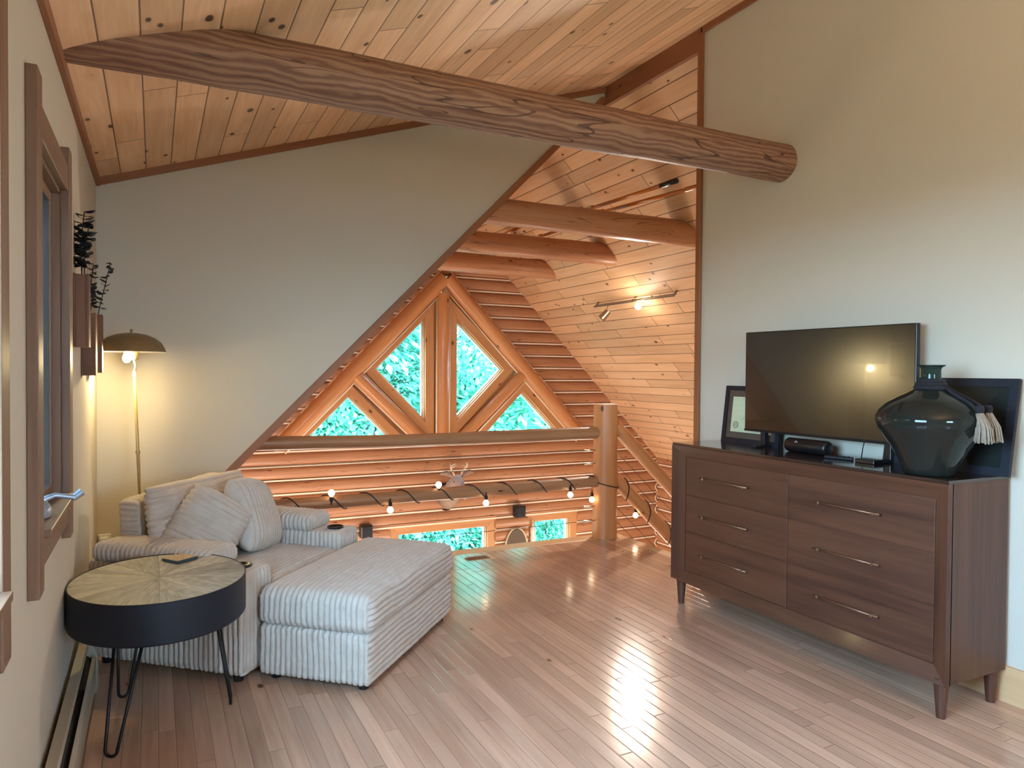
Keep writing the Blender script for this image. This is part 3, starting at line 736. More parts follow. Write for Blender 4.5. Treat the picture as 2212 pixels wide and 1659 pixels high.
# arched net ornament
t_ = thing('landing_net', 'arched pale frame holding dark grey mesh on the log wall between lower windows', 'net', (4.19, YG-.06, -1.05))
mb = MB(112); P = [(-.16, 0, -.35), (-.16, 0, .08)]+[(-.16*math.cos(PI*i/14), 0, .10+.27*math.sin(PI*i/14)) for i in range(15)]+[(.16, 0, -.35)]
mb.tube(P, .010, 8); mb.tube([(-.15, -.01, .08), (.15, -.01, .09)], .010, 8); mb.tube([(-.11, -.01, .08), (-.11, -.01, -.35)], .007, 8); mb.tube([(.06, -.01, .09), (.06, -.01, -.35)], .007, 8)
mb.build('frame', M['antler'], t_, smooth=True)
mb = MB(113); mb.prism([(-.15, .09)]+[(-.15*math.cos(PI*i/14), .10+.25*math.sin(PI*i/14)) for i in range(15)]+[(.15, .09)], .0, .006); mb.build('mesh', M['net'], t_)
t_ = thing('wall_ornament', 'slim white carved spindle hanging beside the arched net', 'ornament', (4.43, YG-.06, -1.05))
mb = MB(114); mb.lathe([(.006, -.40), (.012, -.2), (.014, .10), (.034, .16), (.038, .22), (.030, .26), (.038, .30), (.032, .35), (.012, .38), (.006, .46)], 12); mb.build('spindle', M['white_plastic'], t_, smooth=True)

# deer head
dh = thing('deer_head_mount', 'mounted deer head with small pale antlers on the log wall', 'deer mount', (3.23, YG-.05, .005))
mb = MB(115)
spine = [((0, .0, -.22), .13, .15), ((0, -.10, -.18), .115, .14), ((0, -.2, -.08), .095, .12), ((0, -.28, .0), .078, .09), ((0, -.34, .035), .066, .075), ((0, -.40, .01), .058, .066), ((0, -.47, -.05), .042, .050), ((0, -.53, -.105), .032, .038), ((0, -.565, -.135), .026, .028), ((0, -.58, -.15), .010, .012)]
rings = []
for k, (p, rx, rz_) in enumerate(spine):
    a = Vector(spine[max(0, k-1)][0]); b = Vector(spine[min(len(spine)-1, k+1)][0]); t = (b-a).normalized(); s_ = Vector((1, 0, 0)); u_ = s_.cross(t).normalized()
    rings.append([Vector(p)+s_*rx*math.cos(2*PI*j/18)+u_*rz_*math.sin(2*PI*j/18) for j in range(18)])
mb.ring(rings); mb.build('head', M['fur'], dh, smooth=True)
for sg in (-1, 1):
    mb = MB(116); rings = []
    for k in range(9):
        t = k/8; wv = .036*math.sin(PI*min(1, t*1.02))**.7*(1-.3*t)+.002; c0 = Vector((sg*(.05+.17*t), -.33+.01*t, .075+.045*t+.03*math.sin(PI*t)))
        rings.append([c0+Vector((0, -.010*math.cos(2*PI*j/10)-.006, wv*math.sin(2*PI*j/10))) for j in range(10)])
    mb.ring(rings); mb.build('ear', M['fur'], dh, smooth=True)
    mb = MB(117); mb.tube([(sg*.035, -.34, .085), (sg*.055, -.34, .13), (sg*.085, -.35, .175), (sg*.105, -.38, .205), (sg*.09, -.41, .235), (sg*.06, -.44, .25)], [.013, .011, .010, .009, .006, .002], 8)
    mb.tube([(sg*.098, -.37, .20), (sg*.112, -.38, .235), (sg*.108, -.385, .26)], [.009, .005, .001], 8); mb.tube([(sg*.092, -.36, .19), (sg*.065, -.40, .215), (sg*.035, -.42, .23)], [.008, .005, .001], 8)
    mb.build('antler', M['antler'], dh, smooth=True)
    mb = MB(118); mb.lathe([(0, -.012), (.010, -.007), (.013, 0), (.010, .007), (0, .012)], 12, (sg*.055, -.375, .03)); mb.build('eye', M['black_plastic'], dh, smooth=True)
mb = MB(119); mb.tube([(0, -.395, .072), (0, -.45, .012), (0, -.52, -.063)], [.020, .028, .02], 12, sq=.35); mb.build('pale_blaze', M['fur_white'], dh, smooth=True)
mb = MB(120); mb.lathe([(0, 0), (.16, 0), (.17, .012), (.15, .03), (0, .03)], 24, sy=1.25); o = mb.build('plaque', M['trim'], dh, smooth=True, auto=.6); o.rotation_euler = (PI/2, 0, 0); o.location = (0, .05, -.2)

# ------------------------------------------------------------------ corduroy geometry
def rib_disp(co, nrm, pitch, amp, axis, alt=2, seed=0):
    wob = noise.noise(co*6+Vector((seed, 0, 0)))*.006+noise.noise(co*22+Vector((0, seed, 0)))*.0018
    ax = axis if abs(nrm[axis]) < .72 else alt
    s_ = co[ax]+wob
    fx = 2*((s_/pitch) % 1.0)-1
    return amp*(math.sqrt(max(0, 1-.97*fx*fx))-.7)+noise.noise(co*45)*amp*.18
def rib_box(name, w_, d_, h_, r, axis=1, pitch=.0255, amp=.017, parent=None, loc=(0, 0, 0), rot=(0, 0, 0), crown=0, alt=2, seed=0, sag=None, fine=.0042, mat=None):
    hx, hy, hz = w_/2, d_/2, h_/2; H = (hx, hy, hz)
    verts = []; faces = []; key = {}
    def grid(dim):
        st = fine if (dim == axis or dim == alt) else .02
        n = max(4, int(round(2*H[dim]/st))); return [-H[dim]+2*H[dim]*i/n for i in range(n+1)]
    G = [grid(0), grid(1), grid(2)]
    def vid(p):
        kk = (round(p[0], 5), round(p[1], 5), round(p[2], 5))
        if kk in key: return key[kk]
        c = Vector([max(-(H[i]-r), min(H[i]-r, p[i])) for i in range(3)]); n = Vector(p)-c
        if n.length < 1e-7: n = Vector((0, 0, 1))
        n.normalize(); q = c+n*r
        if crown:
            cx_, cy_ = min(1, abs(p[0])/hx), min(1, abs(p[1])/hy)
            if q.z > 0: q.z += crown*(1-cx_**2.2)*(1-cy_**2.2)*(q.z/hz)
        q = q+n*rib_disp(q, n, pitch, amp, axis, alt, seed)
        if sag: q = sag(q)
        key[kk] = len(verts); verts.append(tuple(q)); return key[kk]
    for nx in range(3):
        a, b = [i for i in range(3) if i != nx]
        for sg in (-1, 1):
            for i in range(len(G[a])-1):
                for j in range(len(G[b])-1):
                    q = []
                    for (ii, jj) in ((i, j), (i+1, j), (i+1, j+1), (i, j+1)):
                        p = [0, 0, 0]; p[nx] = sg*H[nx]; p[a] = G[a][ii]; p[b] = G[b][jj]; q.append(vid(p))
                    if (sg > 0) != (nx != 1): q.reverse()
                    faces.append(q)
    me = bpy.data.meshes.new(name); me.from_pydata(verts, [], faces); me.materials.append(mat or M['fabric'])
    me.polygons.foreach_set('use_smooth', [True]*len(me.polygons)); me.validate(); me.update()
    o = bpy.data.objects.new(name, me); col.objects.link(o); o.location = loc; o.rotation_euler = rot
    if parent: o.parent = parent
    return o
def pillow(name, label, w_, h_, t_, loc, Mrot, pitch=.028, amp=.016, vert=True, seed=0, corner=.9, pinch=.12, group=None):
    """cushion in local XZ plane, thickness along y; ribs run along z if vert."""
    verts = []; faces = []; nx = 110; nz = 110
    if vert: nz = 44
    else: nx = 44
    def P(u, v, sg):
        au, av = abs(u), abs(v)
        t = (max(0, 1-au**3.6)**.5)*(max(0, 1-av**3.6)**.5)
        x = u*w_/2*(1-pinch*av*av*(1-0.3*au)); z = v*h_/2*(1-pinch*au*au*(1-.3*av)); y = sg*t*t_/2
        co = Vector((x, y, z)); ax_ = 0 if vert else 2
        wob = noise.noise(Vector((x*7+seed, z*7, seed)))*.010
        fx = 2*(((co[ax_]+wob)/pitch) % 1.0)-1; q = math.sqrt(max(0, 1-.97*fx*fx))
        y += sg*amp*(q-.6)*(t**.4)+noise.noise(Vector((x*5, z*5, seed+sg)))*.012*t
        ed = 1+ (amp*.9*(q-.5))/(w_/2)*(1-t)
        return (x*ed, y, z*ed)
    us = [-1+2*i/nx for i in range(nx+1)]; vs = [-1+2*i/nz for i in range(nz+1)]
    # ease towards edges
    e = lambda t: math.sin(t*PI/2) if True else t
    idx = {}
    for sg in (-1, 1):
        for i, u in enumerate(us):
            for j, v in enumerate(vs):
                edge = i in (0, nx) or j in (0, nz)
                if edge and sg == 1: idx[(sg, i, j)] = idx[(-1, i, j)]; continue
                idx[(sg, i, j)] = len(verts); verts.append(P(e(u) if not vert or True else u, e(v), sg))
        for i in range(nx):
            for j in range(nz):
                q = [idx[(sg, i, j)], idx[(sg, i+1, j)], idx[(sg, i+1, j+1)], idx[(sg, i, j+1)]]
                if sg > 0: q.reverse()
                faces.append(q)
    me = bpy.data.meshes.new(name); me.from_pydata(verts, [], faces); me.materials.append(M['fabric'])
    me.polygons.foreach_set('use_smooth', [True]*len(me.polygons)); me.validate(); me.update()
    o = bpy.data.objects.new(name, me); col.objects.link(o); o.matrix_world = Matrix.Translation(loc) @ Mrot
    tag(o, label, 'cushion', group); return o

# sofa local frame: origin at the front outer corner of the near arm; +x along the width, +y towards the back
SA = math.atan2(.743, .669)
F0 = Vector((.336, 3.214, 0))
sofa = thing('corduroy_sofa', 'wide cream corduroy lounge chair with cup holder arms against far corner', 'sofa', F0, SA)
def body(name, x0, x1, y0, y1, z0, z1, r, axis, alt=2, crown=0, seed=0, **k):
    return rib_box(name, x1-x0, y1-y0, z1-z0, r, axis, parent=sofa, loc=((x0+x1)/2, (y0+y1)/2, (z0+z1)/2), crown=crown, alt=alt, seed=seed, **k)
def arm(x0, seed):
    a = body('arm', x0, x0+.20, 0, .82, .04, .475, .018, 1, 0, seed=seed, pitch=.0255)
    # padded lid behind the cup holder
    lid = rib_box('armrest_pad', .215, .63, .085, .036, 1, .0255, .017, parent=a, loc=(0, .075, .4375-.2575+.075), alt=0, crown=.01, seed=seed+3)
    mb = MB(130+seed); n = 28
    mb.lathe([(.030, -.002), (.043, -.002), (.045, .006), (.040, .008), (.037, -.0005), (.0, -.0005)], n, (0, 0, 0), sx=1.0, caps=False)
    c = mb.build('cup_holder', M['black_plastic'], a, smooth=True, loc=(0, -.327, .2255)); return a
arm(0, 1); arm(.82, 2)
body('seat_base', .205, .815, .02, .80, .04, .26, .02, 0, 2, seed=4)
body('seat_cushion', .205, .815, -.005, .66, .25, .405, .045, 1, 2, crown=.012, seed=5)
body('backrest', .19, .85, .70, .82, .06, .715, .03, 0, 2, seed=6, sag=lambda q: Vector((q.x, q.y+.10*max(0, (q.z+.05))*.6, q.z+.05*(q.x/.66+.5)*(1 if q.z > .2 else 0))))
for x, y in ((.05, .06), (.97, .06), (.05, .76), (.97, .76)):
    mb = MB(135); mb.lathe([(.022, 0), (.028, .045)], 12, (x, y, 0)); mb.build('foot', M['black_plastic'], sofa)
def sofaM(x, y, z): return F0+Matrix.Rotation(SA, 3, 'Z') @ Vector((x, y, z))
RS = Matrix.Rotation(SA, 4, 'Z')
pillow('back_cushion', 'large cream back cushion with horizontal ribs leaning on sofa back', .70, .44, .17, sofaM(.50, .60, .575), RS @ Matrix.Rotation(-.20, 4, 'X'), vert=False, seed=1, pinch=.03)
pillow('throw_pillow', 'square cream pillow tipped on its corner with diagonal ribs, left of the pair', .32, .36, .16, sofaM(.315, .44, .572), RS @ Matrix.Rotation(-.70, 4, 'Z') @ Matrix.Rotation(-.28, 4, 'X') @ Matrix.Rotation(.62, 4, 'Y'), vert=False, seed=2, pinch=.10)
pillow('throw_pillow', 'square cream pillow with upright ribs, right of the pair beside the far arm', .40, .38, .17, sofaM(.635, .40, .590), RS @ Matrix.Rotation(.30, 4, 'Z') @ Matrix.Rotation(-.35, 4, 'X') @ Matrix.Rotation(.18, 4, 'Y'), vert=True, seed=3, pinch=.10)

# ottoman
OA = math.atan2(.745, .667)
ott = thing('ottoman', 'long cream corduroy ottoman pushed against the front of the sofa', 'ottoman', (.79, 2.903, 0), OA)
rib_box('base', 1.0, .52, .215, .022, 1, .026, .016, parent=ott, loc=(.50, .26, .1375), alt=2, seed=11)
rib_box('cushion_top', 1.02, .54, .165, .050, 1, .026, .016, parent=ott, loc=(.50, .26, .325), alt=2, crown=.022, seed=12)
for x, y in ((.06, .05), (.94, .05), (.06, .47), (.94, .47)):
    mb = MB(136); mb.lathe([(.022, 0), (.028, .04)], 12, (x, y, 0)); mb.build('foot', M['black_plastic'], ott)

# ------------------------------------------------------------------ side table
tb = thing('side_table', 'oval side table with starburst wood top, deep black band and hairpin legs', 'side table', (.018, 3.09, 0))
TZ = .54; RX, RY = .312, .362
mb = MB(140); mb.lathe([(.955, TZ-.02), (.985, TZ-.003), (.985, TZ), (0.0001, TZ+.0005)], 96, sx=RX, sy=RY, caps=False); mb.build('tabletop', M['star'], tb)
mb = MB(141); mb.lathe([(.988, TZ-.145), (1.0, TZ-.14), (1.0, TZ+.001), (.992, TZ+.003), (.985, TZ+.001), (.985, TZ-.03)], 96, sx=RX, sy=RY, caps=False)
mb.lathe([(.99, TZ-.143), (.0001, TZ-.143)], 96, sx=RX, sy=RY, caps=False); mb.build('rim_band', M['black_rim'], tb, smooth=True, auto=.5)
for (fx, fy) in ((-.136, 2.815), (.272, 3.063), (-.114, 3.311)):
    fx -= .018; fy -= 3.09; r0 = Vector((fx, fy, 0)); rad_ = r0.normalized(); tan = Vector((-rad_.y, rad_.x, 0))
    top = rad_*.20; P = []
    P.append(top+tan*.055+Vector((0, 0, TZ-.145)))
    for i in range(9):
        a = PI*i/8; P.append(r0+tan*.022*math.cos(a)+Vector((0, 0, .022+.006-.022*math.sin(a)+.0)))
    P.append(top-tan*.055+Vector((0, 0, TZ-.145)))
    mb = MB(142); mb.tube(P, .0058, 8); mb.build('hairpin_leg', M['black_metal'], tb, smooth=True)
cs = thing('coaster', 'square printed coaster with teal edge lying on the side table', 'coaster', (.095, 3.325, TZ+.002), .62)
mb = MB(143); mb.box((-.05, -.05, 0), (.05, .05, .010)); mb.build('coaster_base', M['teal'], cs, bevel=.002)
mb = MB(144); mb.box((-.047, -.047, .0102), (.047, .047, .0115)); mb.build('printed_face', M['coaster'], cs)

# ------------------------------------------------------------------ floor lamp
LX, LY = -.112, 4.40
fl = thing('floor_lamp', 'slim brass floor lamp with lit dome shade standing behind the sofa', 'floor lamp', (LX+.065, LY, 0))
def lp(z): return Vector((-.052*z/1.34-.0, 0, z))
mb = MB(150); mb.tube([lp(.015), lp(.90), lp(1.335)], [.009, .0085, .008], 14); mb.build('pole', M['brass_pole'], fl, smooth=True)
for z_ in (.885, .45): mb = MB(151); mb.tube([lp(z_), lp(z_+.015)], .012, 14); mb.build('pole_joint', M['brass_pole'], fl, smooth=True, auto=.7)
mb = MB(152); mb.lathe([(0, .001), (.13, .001), (.13, .012), (.02, .018), (.012, .03), (0, .03)], 36); mb.build('base', M['brass'], fl, smooth=True, auto=.6)
cxl = -.065
mb = MB(153); pr = [(.0001, 1.541), (.03, 1.540), (.075, 1.532), (.115, 1.515), (.145, 1.490), (.163, 1.462), (.169, 1.445), (.1715, 1.440)]
mb.lathe(pr, 48, (cxl, 0, 0), caps=False); mb.build('lamp_shade', M['brass'], fl, smooth=True)
mb = MB(154); mb.lathe([(r*.985 if r > .01 else r, z-.003) for r, z in pr], 48, (cxl, 0, 0), caps=False); mb.build('shade_lining', M['shade_in'], fl, smooth=True)
mb = MB(155); mb.lathe([(.0001, 1.562), (.006, 1.560), (.008, 1.553), (.005, 1.546), (.004, 1.540)], 16, (cxl, 0, 0)); mb.build('finial', M['brass'], fl, smooth=True)
mb = MB(156); mb.lathe([(.022, 1.395), (.024, 1.40), (.024, 1.448), (.012, 1.47), (.004, 1.54)], 20, (cxl+.012, -.0, 0)); mb.tube([(cxl+.012, 0, 1.40), (cxl+.02, 0, 1.36), tuple(lp(1.33))], .006, 8)
mb.build('socket', M['brass_pole'], fl, smooth=True, auto=.8)
mb = MB(157); mb.lathe([(.0001, 1.378), (.012, 1.381), (.020, 1.392), (.022, 1.408), (.014, 1.43), (.010, 1.45)], 18, (cxl-.022, 0, 0)); mb.build('lamp_bulb', M['lamp_bulb'], fl, smooth=True)
light('floor_lamp_light', 'POINT', (LX-.022, LY-.03, 1.40), 22, (1, .80, .42), .022)

# plug-in beside the sofa
o = thing('plug_in_adapter', 'small white plug-in adapter on the wall beside sofa arm', 'adapter', (XL+.035, YF-.01, .345))
mb = MB(158); mb.box((-.03, -.005, -.055), (.035, .008, .055)); mb.build('wall_plate', M['white_plastic'], o, bevel=.003)
mb = MB(159); mb.box((-.022, -.05, -.03), (.026, -.005, .045)); mb.build('adapter_body', M['white_plastic'], o, bevel=.008)

# ------------------------------------------------------------------ wall planters with eucalyptus
def sprig(mb, base, hgt, lean, seed, leaf=.022, n=16, t0=.5):
    leaf *= 1.45; r = random.Random(seed); b = Vector(base); P = []
    for k in range(8):
        t = k/7; P.append(b+Vector((lean[0]*t*t+.008*math.sin(t*5+seed), lean[1]*t*t+.008*math.cos(t*4+seed), hgt*t)))
    mb.m = 1; mb.tube(P, .0022, 5); mb.m = 0
    for k in range(n):
        t = t0+(1-t0)*k/(n-1); i = min(6, int(t*7)); p = P[i].lerp(P[i+1], t*7-i if i < 7 else 0)
        for sg in (-1, 1):
            a = r.uniform(0, PI)+k*1.57; d = Vector((math.cos(a)*sg, math.sin(a)*sg, r.uniform(-.1, .5))).normalized(); up = Vector((r.uniform(-.5, .5), r.uniform(-.5, .5), 1)).normalized()
            s_ = d.cross(up).normalized(); L = leaf*(1.15-.5*t)*r.uniform(.8, 1.2); c0 = p+d*L*.9
            ring = [c0+d*L*math.cos(2*PI*q/8)+s_*L*.8*math.sin(2*PI*q/8)+up*.003*math.cos(4*PI*q/8) for q in range(8)]
            mb.face(ring, [(0, 0)]*8)
pls = [(3.40, 1.435, 1.735, .055, .10, 0, .24, 'nearest wooden wall planter with a tall dense eucalyptus sprig'),
       (3.74, 1.315, 1.60, .058, .10, 1, .20, 'middle wooden wall planter, hung lower, with a sparse eucalyptus sprig'),
       (4.14, 1.325, 1.62, .060, .10, 2, .24, 'farthest wooden wall planter with a light eucalyptus sprig beside floor lamp')]
for i, (y, z0, z1, dp, wd, sd, hs, lb) in enumerate(pls):
    t_ = thing('wall_planter', lb, 'planter', (XL, y, z0), group='wooden wall planters by the window')
    mb = MB(160+i); h = z1-z0
    mb.box((.001, 0, 0), (.008, wd, h)); mb.box((dp-.010, 0, 0), (dp, wd, h-.002)); mb.box((.008, 0, 0), (dp-.010, .010, h-.004)); mb.box((.008, wd-.010, 0), (dp-.010, wd, h-.004)); mb.box((.008, .01, 0), (dp-.01, wd-.01, .01))
    mb.build('wooden_box', M['planter'], t_, bevel=.0015)
    sp = thing('eucalyptus_sprig', ('dark dense eucalyptus sprig rising from the nearest wall planter', 'thin eucalyptus sprig in the middle wall planter', 'airy eucalyptus sprig in the farthest wall planter, leaning out')[i], 'foliage', (XL+dp*.5, y+wd*.5, z0+.02), group='dried eucalyptus in the wall planters')
    mb = MB(170+i)
    sprig(mb, (0, 0, 0), h+hs, (.01 if i < 2 else .055, .02), sd+1, .022 if i == 0 else .015, 15 if i == 0 else 11, (h+.015)/(h+hs))
    if i == 0: sprig(mb, (.004, .01, 0), h+hs*.75, (.02, .05), 7, .022, 12, (h+.015)/(h+hs*.75)); sprig(mb, (-.006, .0, 0), h+hs*.6, (-.005, .02), 17, .022, 10, (h+.015)/(h+hs*.6))
    if i == 1: sprig(mb, (.004, .01, 0), h+hs*.45, (.01, .03), 8, .015, 7, (h+.015)/(h+hs*.45))
    o = mb.build('leaves', [M['leaf_dark'], M['cord']], sp)

# ------------------------------------------------------------------ baseboard heater
bh = thing('baseboard_heater', 'long beige metal baseboard heater along the left wall', 'heater', (XL+.015, -.8, 0))
mb = MB(180); prf = [(0, .03), (.0, .215), (.03, .215), (.036, .205), (.012, .19), (.012, .03)]
mb.prism([(a, b) for a, b in prf], 0, 4.22); mb.build('back_panel', M['heater'], bh)
mb = MB(181); mb.prism([(.05, .045), (.062, .05), (.062, .155), (.05, .165)], 0, 4.22); mb.build('front_cover', M['heater'], bh)
mb = MB(182); mb.prism([(.012, .03), (.045, .03), (.045, .15), (.012, .18)], .02, 4.2); mb.build('fins', M['heater_dark'], bh)
mb = MB(183); mb.prism([(-.002, .0), (.066, .0), (.068, .16), (.055, .195), (.038, .218), (-.002, .218)], 4.20, 4.29); mb.build('end_cap', M['heater'], bh, bevel=.006)
mb = MB(184); mb.prism([(.0, .0), (.05, .0), (.05, .03), (.0, .03)], .0, 4.2); mb.build('foot_rail', M['heater_dark'], bh)

# floor vent
o = thing('floor_register', 'small brown floor vent set in the floor near the loft edge', 'floor vent', (2.08, 4.715, .0))
mb = MB(185); mb.box((-.085, -.035, 0), (.085, .035, .005)); mb.build('vent_frame', M['trim'], o, bevel=.002)
mb = MB(186)
for k in range(8): mb.box((-.068+k*.0185, -.022, .0052), (-.060+k*.0185, .022, .0062))
mb.build('louvres', M['heater_dark'], o)

# ------------------------------------------------------------------ dresser
dr = thing('dresser', 'long dark walnut dresser with six drawers along the grey wall', 'dresser', (2.725, 1.711, 0))
W_, D_, H_ = 1.641, .395, .936; zb = .14
mb = MB(190); mb.box((.03, .03, zb+.02), (D_, W_-.03, H_-.03)); mb.build('carcass', M['dresser'], dr)
mb = MB(191); mb.box((0.004, .0, H_-.012), (D_+.004, W_, H_+.002)); mb.build('top', M['dresser_top'], dr, bevel=.002)
mb = MB(192); e = .062; y0, y1, z0, z1 = 0, W_, zb, H_-.012
Qo = [(y0, z0), (y1, z0), (y1, z1), (y0, z1)]; Qi = [(y0+e, z0+e), (y1-e*1.5, z0+e), (y1-e*1.5, z1-e+.0), (y0+e, z1-e+.0)]
for i in range(4):
    j = (i+1) % 4; poly = [Qo[i], Qo[j], Qi[j], Qi[i]]
    # bevelled picture-frame rail
    P0 = [(0, a, b) for a, b in poly[:2]]+[(.026, a, b) for a, b in poly[2:]]
    c0 = [Vector(p) for p in P0]; dd = (c0[1]-c0[0]).normalized()
    mb.face(list(reversed(P0)), [((Vector(p)-c0[0]).dot(dd)+i*7, (Vector(p)-c0[0]).length*.0+(p[0]*2)) for p in reversed(P0)])
    mb.face([(.0, poly[0][0], poly[0][1]), (0, poly[1][0], poly[1][1]), (.035, poly[1][0], poly[1][1]), (.035, poly[0][0], poly[0][1])], [(0, 0), (1, 0), (1, .03), (0, .03)])
    mb.face([(.026, poly[2][0], poly[2][1]), (.026, poly[3][0], poly[3][1]), (.05, poly[3][0], poly[3][1]), (.05, poly[2][0], poly[2][1])], [(0, 0), (1, 0), (1, .03), (0, .03)])
mb.build('face_frame', M['dresser'], dr)
mb = MB(193); mb.box((.03, 0, zb), (D_, .03, H_-.012)); mb.build('side_panel', M['dresser'], dr)
mb = MB(194); mb.box((.03, W_-.03, zb), (D_, W_, H_-.012)); mb.build('side_panel', M['dresser'], dr)
yi0, yi1, zi0, zi1 = e+.003, W_-e*1.5-.003, zb+e+.003, H_-.012-e-.003
ymid = .80
rows = [(zi0, .428), (.432, .640), (.644, zi1)]
for r_ in range(3):
    for (a, b, side) in ((yi0, ymid-.002, 0), (ymid+.002, yi1, 1)):
        za, zb_ = rows[r_]
        mb = MB(200+r_*2+side); mb.box((.026, a, za), (.05, b, zb_)); dw = mb.build('drawer', M['dresser'], dr, bevel=.0025)
        if side == 0: ha, hb = .322, .600
        else: ha, hb = 1.075, 1.378
        zc = (za+zb_)/2+.003
        mb = MB(210); mb.tube([(.004, ha-.03, zc), (.004, hb+.03, zc)], .0055, 10); hd = mb.build('handle', M['bronze'], dw, smooth=True)
        for yy in (ha, hb):
            mb = MB(211); mb.tube([(.030, yy, zc), (-.002, yy, zc)], .007, 10); mb.build('handle_post', M['nickel'], hd, smooth=True, auto=.8)
for x, y in ((.035, .035), (.035, W_-.055), (D_-.035, .035), (D_-.035, W_-.055)):
    mb = MB(220); mb.lathe([(.017, 0), (.030, zb+.022)], 16, (x, y, 0)); mb.build('leg', M['dresser'], dr, smooth=True, auto=.8)

DT = H_+.002   # top height
# TV
tv = thing('television', 'black flat television on two feet standing on the dresser', 'television', (3.03, 2.055, DT), .030)
mb = MB(230); mb.box((0, 0, .085), (.028, 1.0, .638)); mb.box((.028, .2, .13), (.05, .8, .45)); mb.build('back_shell', M['black_plastic'], tv, bevel=.003)
mb = MB(231); mb.box((-.0015, .006, .098), (.0, .994, .632)); mb.build('screen', M['screen'], tv)
mb = MB(232); mb.box((-.003, .0, .083), (.004, 1.0, .096)); mb.build('bezel', M['black_metal'], tv)
for y in (.13, .87):
    mb = MB(233); mb.box((-.07, y-.02, .0), (.10, y+.02, .012)); mb.box((.0, y-.016, .012), (.028, y+.016, .09)); mb.build('stand_foot', M['black_plastic'], tv, bevel=.003)
# certificate frame
def frame(label, x, y0, y1, h, lean, border, matb, mats, name='picture_frame'):
    t_ = thing(name, label, 'picture frame', (x, y0, DT)); t_.rotation_euler = (0, lean, 0); wd = y1-y0
    mb = MB(240); T = .018
    mb.prism([(0, 0), (wd, 0), (wd-border, border), (border, border)], 0, T, 'x'); mb.prism([(0, h), (border, h-border), (wd-border, h-border), (wd, h)], 0, T, 'x')
    mb.prism([(0, 0), (border, border), (border, h-border), (0, h)], 0, T, 'x'); mb.prism([(wd, 0), (wd, h), (wd-border, h-border), (wd-border, border)], 0, T, 'x')
    mb.build('frame', M['black_rim'], t_)
    mb = MB(241); mb.box((.007, border-.004, border-.004), (.012, wd-border+.004, h-border+.004)); mb.build('mat_board', mats[0], t_)
    mb = MB(242); mb.box((.0055, border+matb, border+matb), (.0068, wd-border-matb, h-border-matb)); pp = mb.build('print', mats[1], t_)
    mb = MB(243); mb.box((.0042, border, border), (.0050, wd-border, h-border)); mb.build('glass', M['glass'], t_)
    return t_, pp, wd
fr, pp, wd = frame('framed certificate with dark frame and brown mat behind television left edge', 3.055, 2.862, 3.305, .335, .12, .028, .036, (M['mat_board'], M['paper']), 'certificate_frame')
# faint seal and writing on the certificate, left side
mb = MB(244)
yy, zz = wd-.105, .105
for rr_ in (.020, .016):
    P = [(.0048, yy+rr_*math.cos(2*PI*i/20), zz+rr_*math.sin(2*PI*i/20)) for i in range(21)]; mb.tube(P, .0009, 4)
for k in range(5): mb.tube([(.0048, yy-.012+k*.006, zz-.010), (.0048, yy-.009+k*.006, zz+.010)], .0008, 4)
mb.build('seal', M['ink'], fr); mb = MB(245)
mb.tube([(.0048, wd-.145, .135), (.0048, wd-.165, .14), (.0048, wd-.16, .155)], .0009, 4); mb.build('signature', M['ink'], fr); mb = MB(246); mb.tube([(.0048, wd-.155, .265), (.0048, wd-.148, .262), (.0048, wd-.148, .25)], .0009, 4)
mb.build('writing', M['ink'], fr)
frame('large black framed picture leaning on the wall behind the vase', 3.045, 1.672, 2.225, .40, .17, .035, .09, (plain('black_mat', '0a0a0c', .5), plain('reflection_print', '1c1716', .5, var=.3, scale=12)))  # dim brownish reflection in the picture is put into the print colour
# bluetooth speaker
o = thing('portable_speaker', 'black cylindrical portable speaker lying under the television', 'speaker', (2.985, 2.47, DT+.037))
mb = MB(250); mb.tube([(0, 0, 0), (0, .004, 0), (0, .012, 0), (0, .248, 0), (0, .256, 0), (0, .26, 0)], [.026, .033, .037, .037, .033, .026], 28); mb.build('body', M['black_plastic'], o, smooth=True)
mb = MB(251); c0 = Vector((-.0355, .172, .012)); mb.tube([c0+Vector((-.002, .007*math.cos(PI*i/8), .004+.009*math.sin(PI*i/8))) for i in range(9)], .0014, 6); mb.build('badge', M['white_plastic'], o)
# small boxes and cable
o = thing('media_box', 'small black box with cable under television right end', 'media box', (2.90, 2.16, DT))
mb = MB(252); mb.box((0, 0, 0), (.07, .10, .018)); mb.build('case', M['black_plastic'], o, bevel=.003)
o = thing('remote_control', 'black remote control lying left of the media box', 'remote control', (2.93, 2.30, DT), .3)
mb = MB(253); mb.box((0, 0, 0), (.035, .13, .015)); mb.build('body', M['black_plastic'], o, bevel=.004)
mb = MB(254)
for k in range(5): mb.box((.010, .015+k*.02, .0152), (.025, .025+k*.02, .017))
mb.build('buttons', M['rope'], o)
mb = MB(255); mb.tube([(3.03, 2.30, 1.06), (3.02, 2.31, .99), (3.0, 2.30, .955), (2.96, 2.27, DT+.004), (2.94, 2.235, DT+.009)], .0025, 6); o = mb.build('power_cable', M['cord'], smooth=True); tag(o, 'thin black cable hanging from the television to the dresser top', 'cable')

